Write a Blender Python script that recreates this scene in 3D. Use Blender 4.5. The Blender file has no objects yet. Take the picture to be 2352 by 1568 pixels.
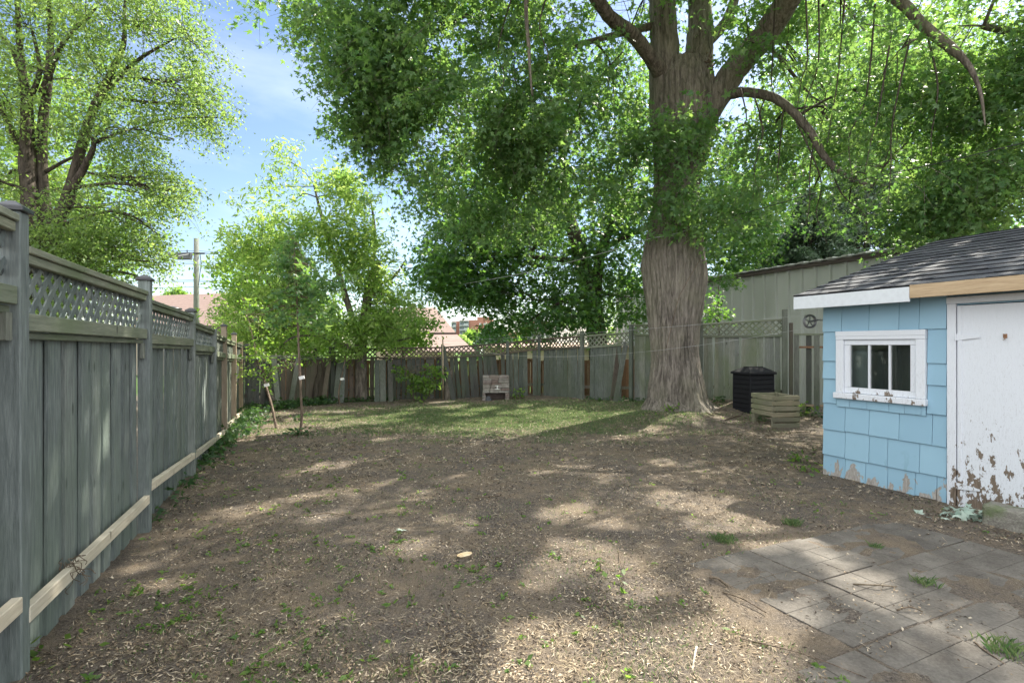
import bpy, math, random
import numpy as np
from mathutils import Vector, Matrix
R = math.radians
sc = bpy.context.scene
col = sc.collection
# ------------------------------------------------------------------ camera, sky, sun, exposure
CAMH, F, U0, V0 = 1.55, 1200.0, 1176.0, 792.0
cam = bpy.data.cameras.new('camera'); co = bpy.data.objects.new('camera', cam); col.objects.link(co)
co.location = (0, 0, CAMH); co.rotation_euler = (R(90), 0, 0)
cam.sensor_width = 36; cam.lens = 36 * F / 2352.0; cam.shift_y = (V0 - 784) / 2352.0
cam.clip_start = 0.05; cam.clip_end = 5000
sc.camera = co
SUN_AZ, SUN_EL = 45.0, 47.0            # degrees right of the view direction (+Y), above the horizon
S = np.array([math.sin(R(SUN_AZ)) * math.cos(R(SUN_EL)), math.cos(R(SUN_AZ)) * math.cos(R(SUN_EL)), math.sin(R(SUN_EL))])
sl = bpy.data.lights.new('sun', 'SUN'); sl.energy = 5.0; sl.angle = R(0.55); sl.color = (1.0, 0.93, 0.80)
so = bpy.data.objects.new('sun', sl); col.objects.link(so)
so.rotation_euler = Vector(-S).to_track_quat('-Z', 'Y').to_euler()
w = bpy.data.worlds.new("World"); sc.world = w; w.use_nodes = True
nt = w.node_tree; nt.nodes.clear()
sky = nt.nodes.new('ShaderNodeTexSky'); sky.sky_type = 'NISHITA'; sky.sun_disc = False
sky.sun_elevation = R(SUN_EL); sky.sun_rotation = R(SUN_AZ); sky.air_density = 1.0; sky.dust_density = 0.6; sky.ozone_density = 1.6
tc = nt.nodes.new('ShaderNodeTexCoord')
mp = nt.nodes.new('ShaderNodeMapping'); mp.inputs['Scale'].default_value = (1.0, 1.0, 3.2)
mp.inputs['Rotation'].default_value = (0.25, 0.1, 0.4)
nz = nt.nodes.new('ShaderNodeTexNoise'); nz.inputs['Scale'].default_value = 2.1; nz.inputs['Detail'].default_value = 7; nz.inputs['Roughness'].default_value = 0.55
nz.inputs['Distortion'].default_value = 0.5
rp = nt.nodes.new('ShaderNodeValToRGB'); rp.color_ramp.elements[0].position = 0.46; rp.color_ramp.elements[1].position = 0.74
rp.color_ramp.elements[1].color = (0.20, 0.20, 0.20, 1); rp.color_ramp.elements[0].color = (0.0, 0.0, 0.0, 1)
# bright cloud added behind the camera and overhead, out of view, as fill light
sx = nt.nodes.new('ShaderNodeSeparateXYZ')
mr = nt.nodes.new('ShaderNodeMapRange'); mr.inputs[1].default_value = 0.12; mr.inputs[2].default_value = -0.25; mr.inputs[3].default_value = 0.0; mr.inputs[4].default_value = 0.95
mx = nt.nodes.new('ShaderNodeMath'); mx.operation = 'MAXIMUM'
mix = nt.nodes.new('ShaderNodeMix'); mix.data_type = 'RGBA'
bgn = nt.nodes.new('ShaderNodeBackground'); bgn.inputs['Strength'].default_value = 0.085
out = nt.nodes.new('ShaderNodeOutputWorld')
L = nt.links.new
L(tc.outputs['Generated'], mp.inputs[0]); L(mp.outputs[0], nz.inputs['Vector']); L(nz.outputs[0], rp.inputs[0])
L(tc.outputs['Generated'], sx.inputs[0]); ma = nt.nodes.new('ShaderNodeMath'); ma.operation = 'MULTIPLY_ADD'; ma.inputs[1].default_value = -0.6; L(sx.outputs['Z'], ma.inputs[0]); L(sx.outputs['Y'], ma.inputs[2]); L(ma.outputs[0], mr.inputs[0])
L(rp.outputs[0], mx.inputs[0]); L(mr.outputs[0], mx.inputs[1])
L(mx.outputs[0], mix.inputs[0]); L(sky.outputs[0], mix.inputs[6]); mix.inputs[7].default_value = (10.2, 10.3, 10.4, 1)
L(mix.outputs[2], bgn.inputs[0]); L(bgn.outputs[0], out.inputs[0])
vs = sc.view_settings; vs.view_transform = 'Standard'; vs.look = 'None'; vs.gamma = 1; vs.use_curve_mapping = False
vs.exposure = 1.5
sc.cycles.max_bounces = 8; sc.cycles.diffuse_bounces = 4; sc.cycles.transmission_bounces = 6; sc.cycles.transparent_max_bounces = 8
sc.cycles.use_adaptive_sampling = True; sc.cycles.adaptive_threshold = 0.02
sc.cycles.use_denoising = True; sc.cycles.sample_clamp_indirect = 4
sc.render.use_persistent_data = False

# ------------------------------------------------------------------ helpers
def P(u, v, Y): return np.array([(u - U0) / F * Y, Y, CAMH + (V0 - v) / F * Y])
_gc = []   # ground control points (x, y, z residual)
for (u, v, Y) in [(566, 940, 13.2), (640, 930, 14.2), (760, 924, 15.4), (870, 918, 16), (1015, 914, 16.4), (1165, 911, 16.8), (1236, 905, 16.8),
                  (1340, 915, 15.2), (1451, 920, 14.1), (1545, 925, 13.6), (1620, 911, 13.4), (1740, 908, 13.0), (1802, 920, 12.6), (1870, 962, 12.0), (1895, 967, 11.9),
                  (1722, 950, 11.4), (1545, 938, 11.9), (1490, 940, 12.0), (1775, 984, 10.4)]:
    p = P(u, v, Y); _gc.append((p[0], p[1], p[2] + .011 * Y))
for (x, y) in [(0, 10), (3, 9.5), (0, 5), (-4, 8), (-5, 11), (4, 8), (5.5, 9.2), (2, 12), (-2, 13), (3, 5), (7, 9), (3, 3), (-3, 3), (9, 14), (0, 22), (8, 20), (-8, 20), (-12, 14)]:
    _gc.append((x, y, 0.0))
GC = np.array(_gc)
def G(x, y):
    x = np.asarray(x, float); y = np.asarray(y, float)
    d2 = (x[..., None] - GC[:, 0]) ** 2 + (y[..., None] - GC[:, 1]) ** 2
    wt = np.exp(-d2 / (2 * 0.85 ** 2))
    r = (wt * GC[:, 2]).sum(-1) / (wt.sum(-1) + 0.12)
    yy = np.clip(y, -30, 40)
    return -.011 * yy + r
def g1(x, y): return float(G(np.array(x), np.array(y)))
def gnd(u, v, dz=0.0):
    Y = 1200 * CAMH / max(v - 805, 8)
    for _ in range(25):
        z = g1((u - U0) / F * Y, Y) + dz
        Y = .5 * Y + .5 * max((CAMH - z) * F / max(v - V0, 6), .5)
    return np.array([(u - U0) / F * Y, Y, z])
ORG = {}
def tag(o, label=None, cat=None, group=None, kind=None):
    if label: o['label'] = label
    if cat: o['category'] = cat
    if group: o['group'] = group
    if kind: o['kind'] = kind
    return o
def thing(name, label, cat, loc, rz=None, group=None):
    o = bpy.data.objects.new(name, None); col.objects.link(o); o.empty_display_size = .2
    o.location = tuple(float(a) for a in loc)
    if rz is None: ORG[o.name] = np.array(loc, float)
    else: o.rotation_euler = (0, 0, rz); ORG[o.name] = None
    return tag(o, label, cat, group)
def link(name, me, mat, parent):
    o = bpy.data.objects.new(name, me); col.objects.link(o)
    if mat is not None:
        for m in (mat if isinstance(mat, (list, tuple)) else [mat]): me.materials.append(m)
    if parent is not None: o.parent = parent
    ORG[o.name] = ORG.get(parent.name) if parent is not None else None
    return o
def npmesh(name, V, Fc, nper, rnd=None, smooth=False):
    """V (n,3), Fc (m,nper) ints; rnd per-vertex float"""
    me = bpy.data.meshes.new(name)
    V = np.ascontiguousarray(V, np.float32); Fc = np.ascontiguousarray(Fc, np.int32)
    me.vertices.add(len(V)); me.vertices.foreach_set('co', V.ravel())
    me.loops.add(Fc.size); me.loops.foreach_set('vertex_index', Fc.ravel())
    me.polygons.add(len(Fc)); me.polygons.foreach_set('loop_start', np.arange(0, Fc.size, nper, dtype=np.int32))
    me.polygons.foreach_set('use_smooth', np.full(len(Fc), smooth, bool))
    me.update(calc_edges=True)
    if rnd is not None:
        a = me.attributes.new('rnd', 'FLOAT', 'POINT'); a.data.foreach_set('value', np.ascontiguousarray(rnd, np.float32))
    return me
class MB:
    def __init__(s, seed=0): s.v = []; s.f = []; s.r = []; s.rng = random.Random(seed)
    def add(s, vs, fs, r=None):
        n = len(s.v); r = s.rng.random() if r is None else r
        s.v += [tuple(float(c) for c in q) for q in vs]; s.r += [r] * len(vs)
        s.f += [tuple(i + n for i in q) for q in fs]
    def hexa(s, c8, r=None):      # 4 bottom corners ccw, 4 top corners
        s.add(c8, [(3, 2, 1, 0), (4, 5, 6, 7), (0, 1, 5, 4), (1, 2, 6, 5), (2, 3, 7, 6), (3, 0, 4, 7)], r)
    def box(s, a, b, r=None):
        (x0, y0, z0), (x1, y1, z1) = a, b
        s.hexa([(x0, y0, z0), (x1, y0, z0), (x1, y1, z0), (x0, y1, z0), (x0, y0, z1), (x1, y0, z1), (x1, y1, z1), (x0, y1, z1)], r)
    def obox(s, c, ax, ay, az, r=None):   # centre and half-axis vectors
        c, ax, ay, az = map(np.array, (c, ax, ay, az))
        s.hexa([c - ax - ay - az, c + ax - ay - az, c + ax + ay - az, c - ax + ay - az, c - ax - ay + az, c + ax - ay + az, c + ax + ay + az, c - ax + ay + az], r)
    def beam(s, a, b, wside, wup, r=None, side=None, taper=1.0):
        a = np.array(a, float); b = np.array(b, float); d = b - a; L_ = np.linalg.norm(d); d = d / L_
        if side is None:
            up = np.array([0, 0, 1.]) if abs(d[2]) < .9 else np.array([0, 1., 0])
            side = np.cross(d, up)
        side = np.array(side, float); side = side - d * side.dot(d); side /= np.linalg.norm(side)
        up = np.cross(side, d)
        q = []
        for (c, k) in ((a, 1.0), (b, taper)):
            q += [c - side * wside / 2 * k - up * wup / 2 * k, c + side * wside / 2 * k - up * wup / 2 * k, c + side * wside / 2 * k + up * wup / 2 * k, c - side * wside / 2 * k + up * wup / 2 * k]
        s.add(q, [(3, 2, 1, 0), (4, 5, 6, 7), (0, 1, 5, 4), (1, 2, 6, 5), (2, 3, 7, 6), (3, 0, 4, 7)], r)
    def tube(s, pts, rad, n=8, wob=0.0, r=None):
        pts = [np.array(p, float) for p in pts]; rad = list(rad) if hasattr(rad, '__len__') else [rad] * len(pts)
        V = []; u = None
        for i, p in enumerate(pts):
            d = (pts[min(i + 1, len(pts) - 1)] - pts[max(i - 1, 0)]); d = d / (np.linalg.norm(d) + 1e-9)
            if u is None:
                u = np.cross(d, (0.31, 0.95, 0.05)); u /= np.linalg.norm(u)
            else:
                u = u - d * u.dot(d); u /= np.linalg.norm(u) + 1e-9
            w_ = np.cross(d, u)
            for k in range(n):
                a = 2 * math.pi * k / n; rr = rad[i] * (1 + wob * (s.rng.random() - .5))
                V.append(p + (u * math.cos(a) + w_ * math.sin(a)) * rr)
        Fs = []
        for i in range(len(pts) - 1):
            for k in range(n):
                k2 = (k + 1) % n
                Fs.append((i * n + k, i * n + k2, (i + 1) * n + k2, (i + 1) * n + k))
        Fs.append(tuple(reversed(range(n)))); Fs.append(tuple(range((len(pts) - 1) * n, len(pts) * n)))
        s.add(V, Fs, r)
    def build(s, name, mat, parent=None, smooth=False, bevel=0.0, seg=1):
        me = bpy.data.meshes.new(name)
        og = ORG.get(parent.name) if parent is not None else None
        vv = s.v if og is None else (np.array(s.v) - og).tolist()
        me.from_pydata(vv, [], s.f)
        a = me.attributes.new('rnd', 'FLOAT', 'POINT'); a.data.foreach_set('value', np.array(s.r, np.float32))
        if smooth: me.polygons.foreach_set('use_smooth', [True] * len(me.polygons))
        o = link(name, me, mat, parent)
        if bevel:
            m = o.modifiers.new('b', 'BEVEL'); m.width = bevel; m.segments = seg; m.limit_method = 'ANGLE'; m.angle_limit = R(40)
        return o
def spline(pts, n):
    pts = np.array(pts, float); m = len(pts); out_ = []
    for i in range(m - 1):
        p0, p1, p2, p3 = pts[max(i - 1, 0)], pts[i], pts[i + 1], pts[min(i + 2, m - 1)]
        for k in range(n):
            t = k / n
            out_.append(.5 * ((2 * p1) + (-p0 + p2) * t + (2 * p0 - 5 * p1 + 4 * p2 - p3) * t * t + (-p0 + 3 * p1 - 3 * p2 + p3) * t ** 3))
    out_.append(pts[-1]); return np.array(out_)

# ------------------------------------------------------------------ materials
class NT:
    def __init__(s, name, rough=.8, spec=.3):
        m = bpy.data.materials.new(name); m.use_nodes = True; s.m = m; s.t = m.node_tree
        s.b = s.t.nodes['Principled BSDF']; s.b.inputs['Roughness'].default_value = rough; s.b.inputs['Specular IOR Level'].default_value = spec
        s.out = s.t.nodes['Material Output']; s._c = None
    def n(s, ty, **k):
        x = s.t.nodes.new(ty)
        for a, b in k.items(): setattr(x, a, b)
        return x
    def l(s, a, b): s.t.links.new(a, b)
    def coord(s, sc_=(1, 1, 1), rot=(0, 0, 0)):
        if s._c is None: s._c = s.n('ShaderNodeTexCoord')
        m = s.n('ShaderNodeMapping'); m.inputs['Scale'].default_value = sc_; m.inputs['Rotation'].default_value = rot
        s.l(s._c.outputs['Object'], m.inputs[0]); return m.outputs[0]
    def noise(s, scale, sc_=(1, 1, 1), detail=4, rough=.55, dist=0, shift=None):
        x = s.n('ShaderNodeTexNoise'); x.inputs['Scale'].default_value = scale; x.inputs['Detail'].default_value = detail
        x.inputs['Roughness'].default_value = rough; x.inputs['Distortion'].default_value = dist
        v = s.coord(sc_)
        if shift is not None:
            a = s.n('ShaderNodeVectorMath', operation='ADD'); s.l(v, a.inputs[0]); cx = s.n('ShaderNodeCombineXYZ')
            sc2 = s.math('MULTIPLY', shift, 37.0); s.l(sc2, cx.inputs[0]); s.l(sc2, cx.inputs[1]); s.l(cx.outputs[0], a.inputs[1]); v = a.outputs[0]
        s.l(v, x.inputs['Vector']); return x.outputs[0]
    def attr(s, nm='rnd'):
        a = s.n('ShaderNodeAttribute', attribute_name=nm); return a.outputs['Fac']
    def math(s, op, a, b=0.0, clamp=False):
        x = s.n('ShaderNodeMath', operation=op); x.use_clamp = clamp
        for i, q in enumerate((a, b)):
            if isinstance(q, (int, float)): x.inputs[i].default_value = q
            else: s.l(q, x.inputs[i])
        return x.outputs[0]
    def ramp(s, f, stops, interp='LINEAR'):
        x = s.n('ShaderNodeValToRGB'); e = x.color_ramp; e.interpolation = interp
        while len(e.elements) < len(stops): e.elements.new(.5)
        for i, (p, c) in enumerate(stops):
            e.elements[i].position = p
            c = c if hasattr(c, '__len__') else (c, c, c)
            e.elements[i].color = (*c, 1)
        s.l(f, x.inputs[0]); return x.outputs[0]
    def mix(s, f, a, b, mode='MIX'):
        x = s.n('ShaderNodeMix', data_type='RGBA', blend_type=mode)
        for i, q in ((0, f), (6, a), (7, b)):
            if isinstance(q, (int, float)): x.inputs[i].default_value = q
            elif isinstance(q, (tuple, list)): x.inputs[i].default_value = (*q, 1)
            else: s.l(q, x.inputs[i])
        return x.outputs[2]
    def range(s, f, a, b, c=0., d=1.):
        x = s.n('ShaderNodeMapRange'); s.l(f, x.inputs[0])
        for i, q in enumerate((a, b, c, d)): x.inputs[i + 1].default_value = q
        return x.outputs[0]
    def xyz(s):
        x = s.n('ShaderNodeSeparateXYZ'); s.l(s.coord(), x.inputs[0]); return x.outputs
    def color(s, c):
        if isinstance(c, (tuple, list)): s.b.inputs['Base Color'].default_value = (*c, 1)
        else: s.l(c, s.b.inputs['Base Color'])
        return s
    def bump(s, h, strength=.5, dist=.01):
        x = s.n('ShaderNodeBump'); x.inputs['Strength'].default_value = strength; x.inputs['Distance'].default_value = dist
        s.l(h, x.inputs['Height']); s.l(x.outputs[0], s.b.inputs['Normal']); return s
M = {}
def wood(name, c0, c1, c2, green=None, gs=1.0, rough=.85, horiz=False, ga=.75):
    m = NT(name, rough, .2); r = m.attr()
    g = m.noise(9 * gs, (.45, .45, 6) if horiz else (6, 6, .5), 5, .6, .4, shift=r)
    g2 = m.noise(40 * gs, (.35, .35, 5) if horiz else (5, 5, .35), 4, .65, .2, shift=r)
    blot = m.noise(1.6, (1, 1, .6), 4)
    c = m.ramp(m.math('ADD', m.math('MULTIPLY', g, .65), m.math('MULTIPLY', g2, .35)), [(.3, c0), (.5, c1), (.7, c2)])
    c = m.mix(m.math('MULTIPLY', m.range(r, 0, 1, 0, 1), .55), c, m.mix(.5, c, c0), 'MIX')
    c = m.mix(.85, c, m.ramp(m.math('FRACT', m.math('MULTIPLY', r, 7.3)), [(0, (.68, .72, .73)), (.5, (.95, .98, .98)), (1, (1.18, 1.14, 1.08))]), 'MULTIPLY')
    kn = m.n('ShaderNodeTexVoronoi'); kn.inputs['Scale'].default_value = 2.6; m.l(m.coord((2.6, 2.6, 1.0)), kn.inputs['Vector'])
    c = m.mix(m.ramp(kn.outputs['Distance'], [(.06, .85), (.13, 0)]), c, tuple(q * .4 for q in c0))
    if green:
        c = m.mix(m.ramp(blot, [(.42, 0), (.66, ga)]), c, green)
    m.color(c); m.bump(g2, .5, .004); return m.m
M['wood_grey'] = wood('weathered_wood', (.075, .083, .075), (.155, .168, .152), (.27, .285, .262), (.085, .105, .07))
M['wood_blue'] = wood('blue_grey_wood', (.095, .108, .108), (.18, .203, .20), (.29, .32, .315), (.14, .18, .145), ga=.5)
M['wood_rail'] = wood('mossy_rail_wood', (.12, .135, .105), (.21, .225, .175), (.30, .31, .25), (.14, .18, .10), horiz=True)
M['wood_dark'] = wood('dark_old_wood', (.055, .055, .052), (.10, .10, .095), (.17, .165, .155), (.09, .115, .08))
M['wood_brown'] = wood('brown_old_wood', (.075, .06, .05), (.145, .115, .095), (.23, .185, .155), (.10, .11, .075))
M['wood_moss'] = wood('moss_stained_wood', (.13, .14, .12), (.24, .25, .225), (.36, .365, .34), (.13, .165, .085))
M['wood_cedar'] = wood('orange_cedar', (.15, .085, .05), (.24, .14, .085), (.34, .21, .13), None)
M['wood_tan'] = wood('tan_post_wood', (.22, .17, .12), (.34, .27, .20), (.44, .36, .28), None)
M['wood_new'] = wood('new_lumber', (.42, .36, .28), (.58, .51, .41), (.70, .63, .53), None, .8, horiz=True)
M['wood_pine'] = wood('bare_pine', (.34, .24, .15), (.46, .34, .22), (.56, .43, .29), None, .8, horiz=True)
M['wood_crate'] = wood('crate_wood', (.17, .15, .11), (.28, .255, .19), (.38, .35, .27), (.17, .19, .11), horiz=True)
def plain(name, c, rough=.6, spec=.3, metal=0, nsc=30, var=.12, bump=.15):
    m = NT(name, rough, spec); n = m.noise(nsc, detail=5)
    m.color(m.ramp(n, [(.3, tuple(q * (1 - var) for q in c)), (.7, tuple(min(1, q * (1 + var)) for q in c))])); m.b.inputs['Metallic'].default_value = metal
    if bump: m.bump(n, bump, .004)
    return m.m
M['black_cap'] = plain('black_cap', (.035, .037, .042), .35, .5)
M['black_plastic'] = plain('black_plastic', (.018, .019, .022), .8, .12, nsc=60)
M['metal'] = plain('dull_metal', (.28, .28, .30), .45, .5, .8)
M['rust'] = plain('rusty_metal', (.30, .17, .10), .8, .3, .2, 80, .4)
M['wire'] = plain('dark_wire', (.03, .03, .035), .5, .3, bump=0)
M['line'] = plain('pale_line', (.36, .38, .38), .5, .4, bump=0)
M['tagw'] = plain('white_tag', (.8, .8, .78), .6, .3, bump=0)
# leaf materials
def leafmat(name, c0, c1, t0, t1, tr=.55, rough=.42):
    m = NT(name, rough, .5); r = m.attr()
    m.color(m.ramp(r, [(0, c0), (1, c1)]))
    t = m.n('ShaderNodeBsdfTranslucent'); m.l(m.ramp(r, [(0, t0), (1, t1)]), t.inputs[0])
    x = m.n('ShaderNodeMixShader'); x.inputs[0].default_value = tr
    m.l(m.b.outputs[0], x.inputs[1]); m.l(t.outputs[0], x.inputs[2]); m.l(x.outputs[0], m.out.inputs[0]); return m.m
M['leaf_maple'] = leafmat('maple_leaf', (.055, .13, .060), (.135, .23, .095), (.15, .36, .065), (.37, .55, .12), .5)
M['leaf_maple_dark'] = leafmat('dark_maple_leaf', (.028, .082, .038), (.075, .155, .06), (.10, .30, .04), (.30, .50, .075), .5)
M['leaf_elm'] = leafmat('elm_leaf', (.07, .135, .04), (.15, .22, .08), (.22, .40, .07), (.42, .56, .14), .55)
M['leaf_elder'] = leafmat('box_elder_leaf', (.09, .19, .05), (.24, .34, .10), (.28, .52, .08), (.60, .74, .20), .55)
M['leaf_bright'] = leafmat('sunny_leaf', (.05, .12, .03), (.12, .20, .05), (.22, .44, .05), (.42, .62, .09), .55)
M['leaf_spruce'] = leafmat('spruce_needles', (.05, .10, .06), (.15, .21, .13), (.05, .10, .04), (.12, .20, .08), .25)
M['leaf_ivy'] = leafmat('ivy_leaf', (.02, .06, .025), (.07, .14, .05), (.06, .16, .03), (.16, .32, .06), .4)
M['leaf_wilt'] = leafmat('wilted_leaf', (.30, .42, .36), (.50, .60, .52), (.30, .40, .30), (.4, .5, .4), .2, .7)
def barkmat(name, c0, c1, sc_, zs=.12, spots=False):
    m = NT(name, .9, .15)
    g = m.noise(sc_, (1, 1, zs), 8, .62, .7); g2 = m.noise(sc_ * 4, (1, 1, zs * 1.5), 6, .6)
    h = m.math('ADD', m.math('MULTIPLY', g, .7), m.math('MULTIPLY', g2, .3))
    c = m.ramp(h, [(.36, tuple(q * .35 for q in c0)), (.47, c0), (.62, c1)])
    c = m.mix(m.ramp(m.noise(1.3, detail=3), [(.4, 0), (.7, .45)]), c, (c1[0] * .8, c1[1] * .88, c1[2] * .7))
    if spots:
        s_ = m.noise(7, (1, 1, .8), 5, .6); c = m.mix(m.ramp(s_, [(.66, 0), (.69, .8)]), c, (.22, .07, .03))
    m.color(c); m.bump(h, 1.0, .035); return m.m
M['bark_big'] = barkmat('furrowed_bark', (.13, .115, .10), (.275, .245, .215), 16, .10)
M['bark'] = barkmat('grey_bark', (.10, .085, .075), (.22, .19, .165), 14, .2)
M['bark_dark'] = barkmat('dark_bark', (.05, .042, .036), (.12, .10, .085), 14, .2)
M['bark_brown'] = barkmat('brown_bark', (.12, .09, .07), (.24, .19, .15), 22, .25)
# ------------------------------------------------------------------ ground
def patio_frame(x, y):            # coordinates in the paving grid
    o = np.array([2.07, 3.51]); dx = np.asarray(x) - o[0]; dy = np.asarray(y) - o[1]
    return dx * .909 + dy * .416, dx * -.416 + dy * .909
PATIO = [gnd(u, v)[:2] for (u, v) in [(1585, 1305), (1720, 1275), (1890, 1225), (2060, 1205), (2500, 1290), (2700, 1700), (2050, 1640), (1840, 1490), (1680, 1425)]]
def inpoly(x, y, poly):
    x = np.asarray(x); y = np.asarray(y); c = np.zeros(x.shape, bool); n = len(poly)
    for i in range(n):
        (x0, y0), (x1, y1) = poly[i], poly[(i + 1) % n]
        k = ((y0 > y) != (y1 > y)) & (x < (x1 - x0) * (y - y0) / (y1 - y0 + 1e-12) + x0); c ^= k
    return c
def sn(x, y, s=1.0, ph=0.0):      # cheap smooth noise in -1..1
    x = x * s + ph; y = y * s - ph
    return (np.sin(x * 1.7 + 1.3 * np.sin(y * 1.1)) + np.sin(y * 2.3 + 1.7 * np.sin(x * .9 + 2)) + np.sin((x + y) * 1.37 + 3 * np.sin((x - y) * .61))) / 3
def axis(lo, hi, st, far, n):
    a = np.arange(lo, hi, st); g = np.geomspace(1, far - hi + 1, n)[1:] - 1
    g2 = np.geomspace(1, far + lo + 1 if False else far - abs(lo) + 1, n)[1:] - 1
    return np.concatenate([(lo - g2)[::-1], a, hi + g])
xs = axis(-9, 9, .075, 1500, 36); ys = np.concatenate([-(np.geomspace(1, 1500, 30)[1:] - 1)[::-1], np.arange(0, 9, .06), np.arange(9, 18, .12), 18 + np.geomspace(.2, 1500, 40)])
X, Yg = np.meshgrid(xs, ys); Z = G(X, Yg)
near = np.exp(-((X / 10) ** 4 + ((Yg - 7) / 12) ** 4))
Z = Z + near * (sn(X, Yg, 1.3) * .02 + sn(X, Yg, 4.1, 2) * .009 + sn(X, Yg, 11, 5) * .005)
pin = inpoly(X, Yg, PATIO)
soilm = sn(X, Yg, 2.1, 1.0) * .45 + sn(X, Yg, 6.3, 4) * .3 + sn(X, Yg, 15, 2) * .2 + np.random.default_rng(2).normal(0, .12, X.shape)
Zp = G(X, Yg) - .0005 + soilm * .018
Z = np.where(pin, Zp, Z)
nx, ny = len(xs), len(ys)
idx = np.arange(nx * ny).reshape(ny, nx)
Fq = np.stack([idx[:-1, :-1], idx[:-1, 1:], idx[1:, 1:], idx[1:, :-1]], -1).reshape(-1, 4)
m = NT('soil', .95, .12)
cx = m.xyz()
a1 = m.noise(1.1, detail=6, rough=.6); a2 = m.noise(7, detail=7, rough=.65); a3 = m.noise(70, detail=6, rough=.7); a4 = m.noise(260, detail=3, rough=.6)
soil = m.ramp(a3, [(.3, (.048, .041, .036)), (.5, (.128, .109, .094)), (.7, (.27, .235, .195))])
straw = m.ramp(a4, [(.32, (.08, .062, .045)), (.5, (.19, .15, .11)), (.68, (.42, .345, .25))])
c = m.mix(m.ramp(m.math('ADD', m.math('MULTIPLY', a1, .5), m.math('MULTIPLY', a2, .5)), [(.44, 0), (.6, .85)]), soil, straw)
# worn turf patch in the middle of the yard
gx = m.math('DIVIDE', m.math('SUBTRACT', cx[0], -.2), 4.2); gy = m.math('DIVIDE', m.math('SUBTRACT', cx[1], 12.4), 3.0)
gd = m.math('SQRT', m.math('ADD', m.math('MULTIPLY', gx, gx), m.math('MULTIPLY', gy, gy)))
gm = m.range(m.math('ADD', gd, m.math('MULTIPLY', m.math('SUBTRACT', a2, .5), 2.2)), 1.1, .5, 0, .75)
c = m.mix(gm, c, m.ramp(a3, [(.35, (.035, .055, .02)), (.65, (.13, .15, .06))]))
farg = m.range(cx[1], 17.5, 19, 0, 1)
c = m.mix(farg, c, m.ramp(a3, [(.35, (.05, .10, .025)), (.65, (.12, .19, .05))]))
m.color(c); m.bump(m.math('ADD', a3, m.math('MULTIPLY', a4, .5)), .9, .02)
M['soil'] = m.m
me = npmesh('ground', np.stack([X, Yg, Z], -1).reshape(-1, 3), Fq, 4, smooth=True)
tag(link('ground', me, M['soil'], None), kind='structure')
# paving slabs
m = NT('slab', .9, .2); n1 = m.noise(3.2, detail=8, rough=.7); n2 = m.noise(60, detail=6, rough=.7); rr = m.attr()
c = m.ramp(m.math('ADD', m.math('MULTIPLY', n1, .6), m.math('MULTIPLY', n2, .4)), [(.35, (.065, .058, .051)), (.5, (.12, .11, .098)), (.65, (.18, .168, .15))])
c = m.mix(.5, c, m.ramp(rr, [(0, (.9, .9, .9)), (1, (1.08, 1.06, 1.04))]), 'MULTIPLY')
m.color(c); m.bump(n2, .5, .006); M['slab'] = m.m
mb = MB(5); rg = random.Random(3)
e1, e2 = np.array([.909, .416]), np.array([-.416, .909]); o0 = np.array([2.07, 3.51])
for i in range(-4, 9):
    for j in range(-6, 4):
        cc = o0 + e1 * (i + .5) * .60 + e2 * (j + .5) * .60
        if not inpoly(cc[0], cc[1], PATIO) or cc[1] < .2: continue
        z = g1(cc[0], cc[1]); tx, ty = rg.uniform(-.012, .012), rg.uniform(-.012, .012); dz = rg.uniform(-.004, .006)
        hr = rg.random()
        for a in range(3):          # each slab is scored like bricks
            cuts = [-.29, -.09 if a % 2 else .0, .29] if a != 1 else [-.29, .11, .29]
            for b in range(len(cuts) - 1):
                u0_, u1_ = cuts[b] + .0015, cuts[b + 1] - .0015; v0_, v1_ = -.29 + a * .1933 + .0015, -.29 + (a + 1) * .1933 - .0015
                q = []
                for zz in (-.05, .0):
                    for (uu, vv) in ((u0_, v0_), (u1_, v0_), (u1_, v1_), (u0_, v1_)):
                        p = cc + e1 * uu + e2 * vv; q.append((p[0], p[1], z + .004 + dz + zz + uu * tx + vv * ty))
                mb.hexa(q, min(1, max(0, hr + rg.uniform(-.15, .15))))
o = mb.build('patio_paving', M['slab'], None, bevel=.003); tag(o, kind='structure')

# ------------------------------------------------------------------ fences
def lattice(mb, A, B, zA, zB, n, off, sp=.10, wd=.032):
    A = np.array(A, float); B = np.array(B, float); d = (B - A); Ln = np.linalg.norm(d); d /= Ln; nn = np.array([n[0], n[1], 0.])
    def pos(s, h, o): 
        t = s / Ln; z0 = zA[0] * (1 - t) + zB[0] * t
        return np.array([A[0] + d[0] * s, A[1] + d[1] * s, z0 + h]) + nn * (off + o)
    for sg in (1, -1):
        c = -3.0
        while c < Ln + 3:
            pts = []
            for s in np.linspace(0, Ln, 2 + int(Ln / .02)):
                H = (zA[1] - zA[0]) * (1 - s / Ln) + (zB[1] - zB[0]) * s / Ln
                h = sg * (s - c)
                if 0 <= h <= H: pts.append((s, h))
            if len(pts) >= 2 and pts[-1][0] - pts[0][0] > .02:
                mb.beam(pos(*pts[0], sg * .004), pos(*pts[-1], sg * .004), .008, wd, side=nn)
            c += sp * 1.414
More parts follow.
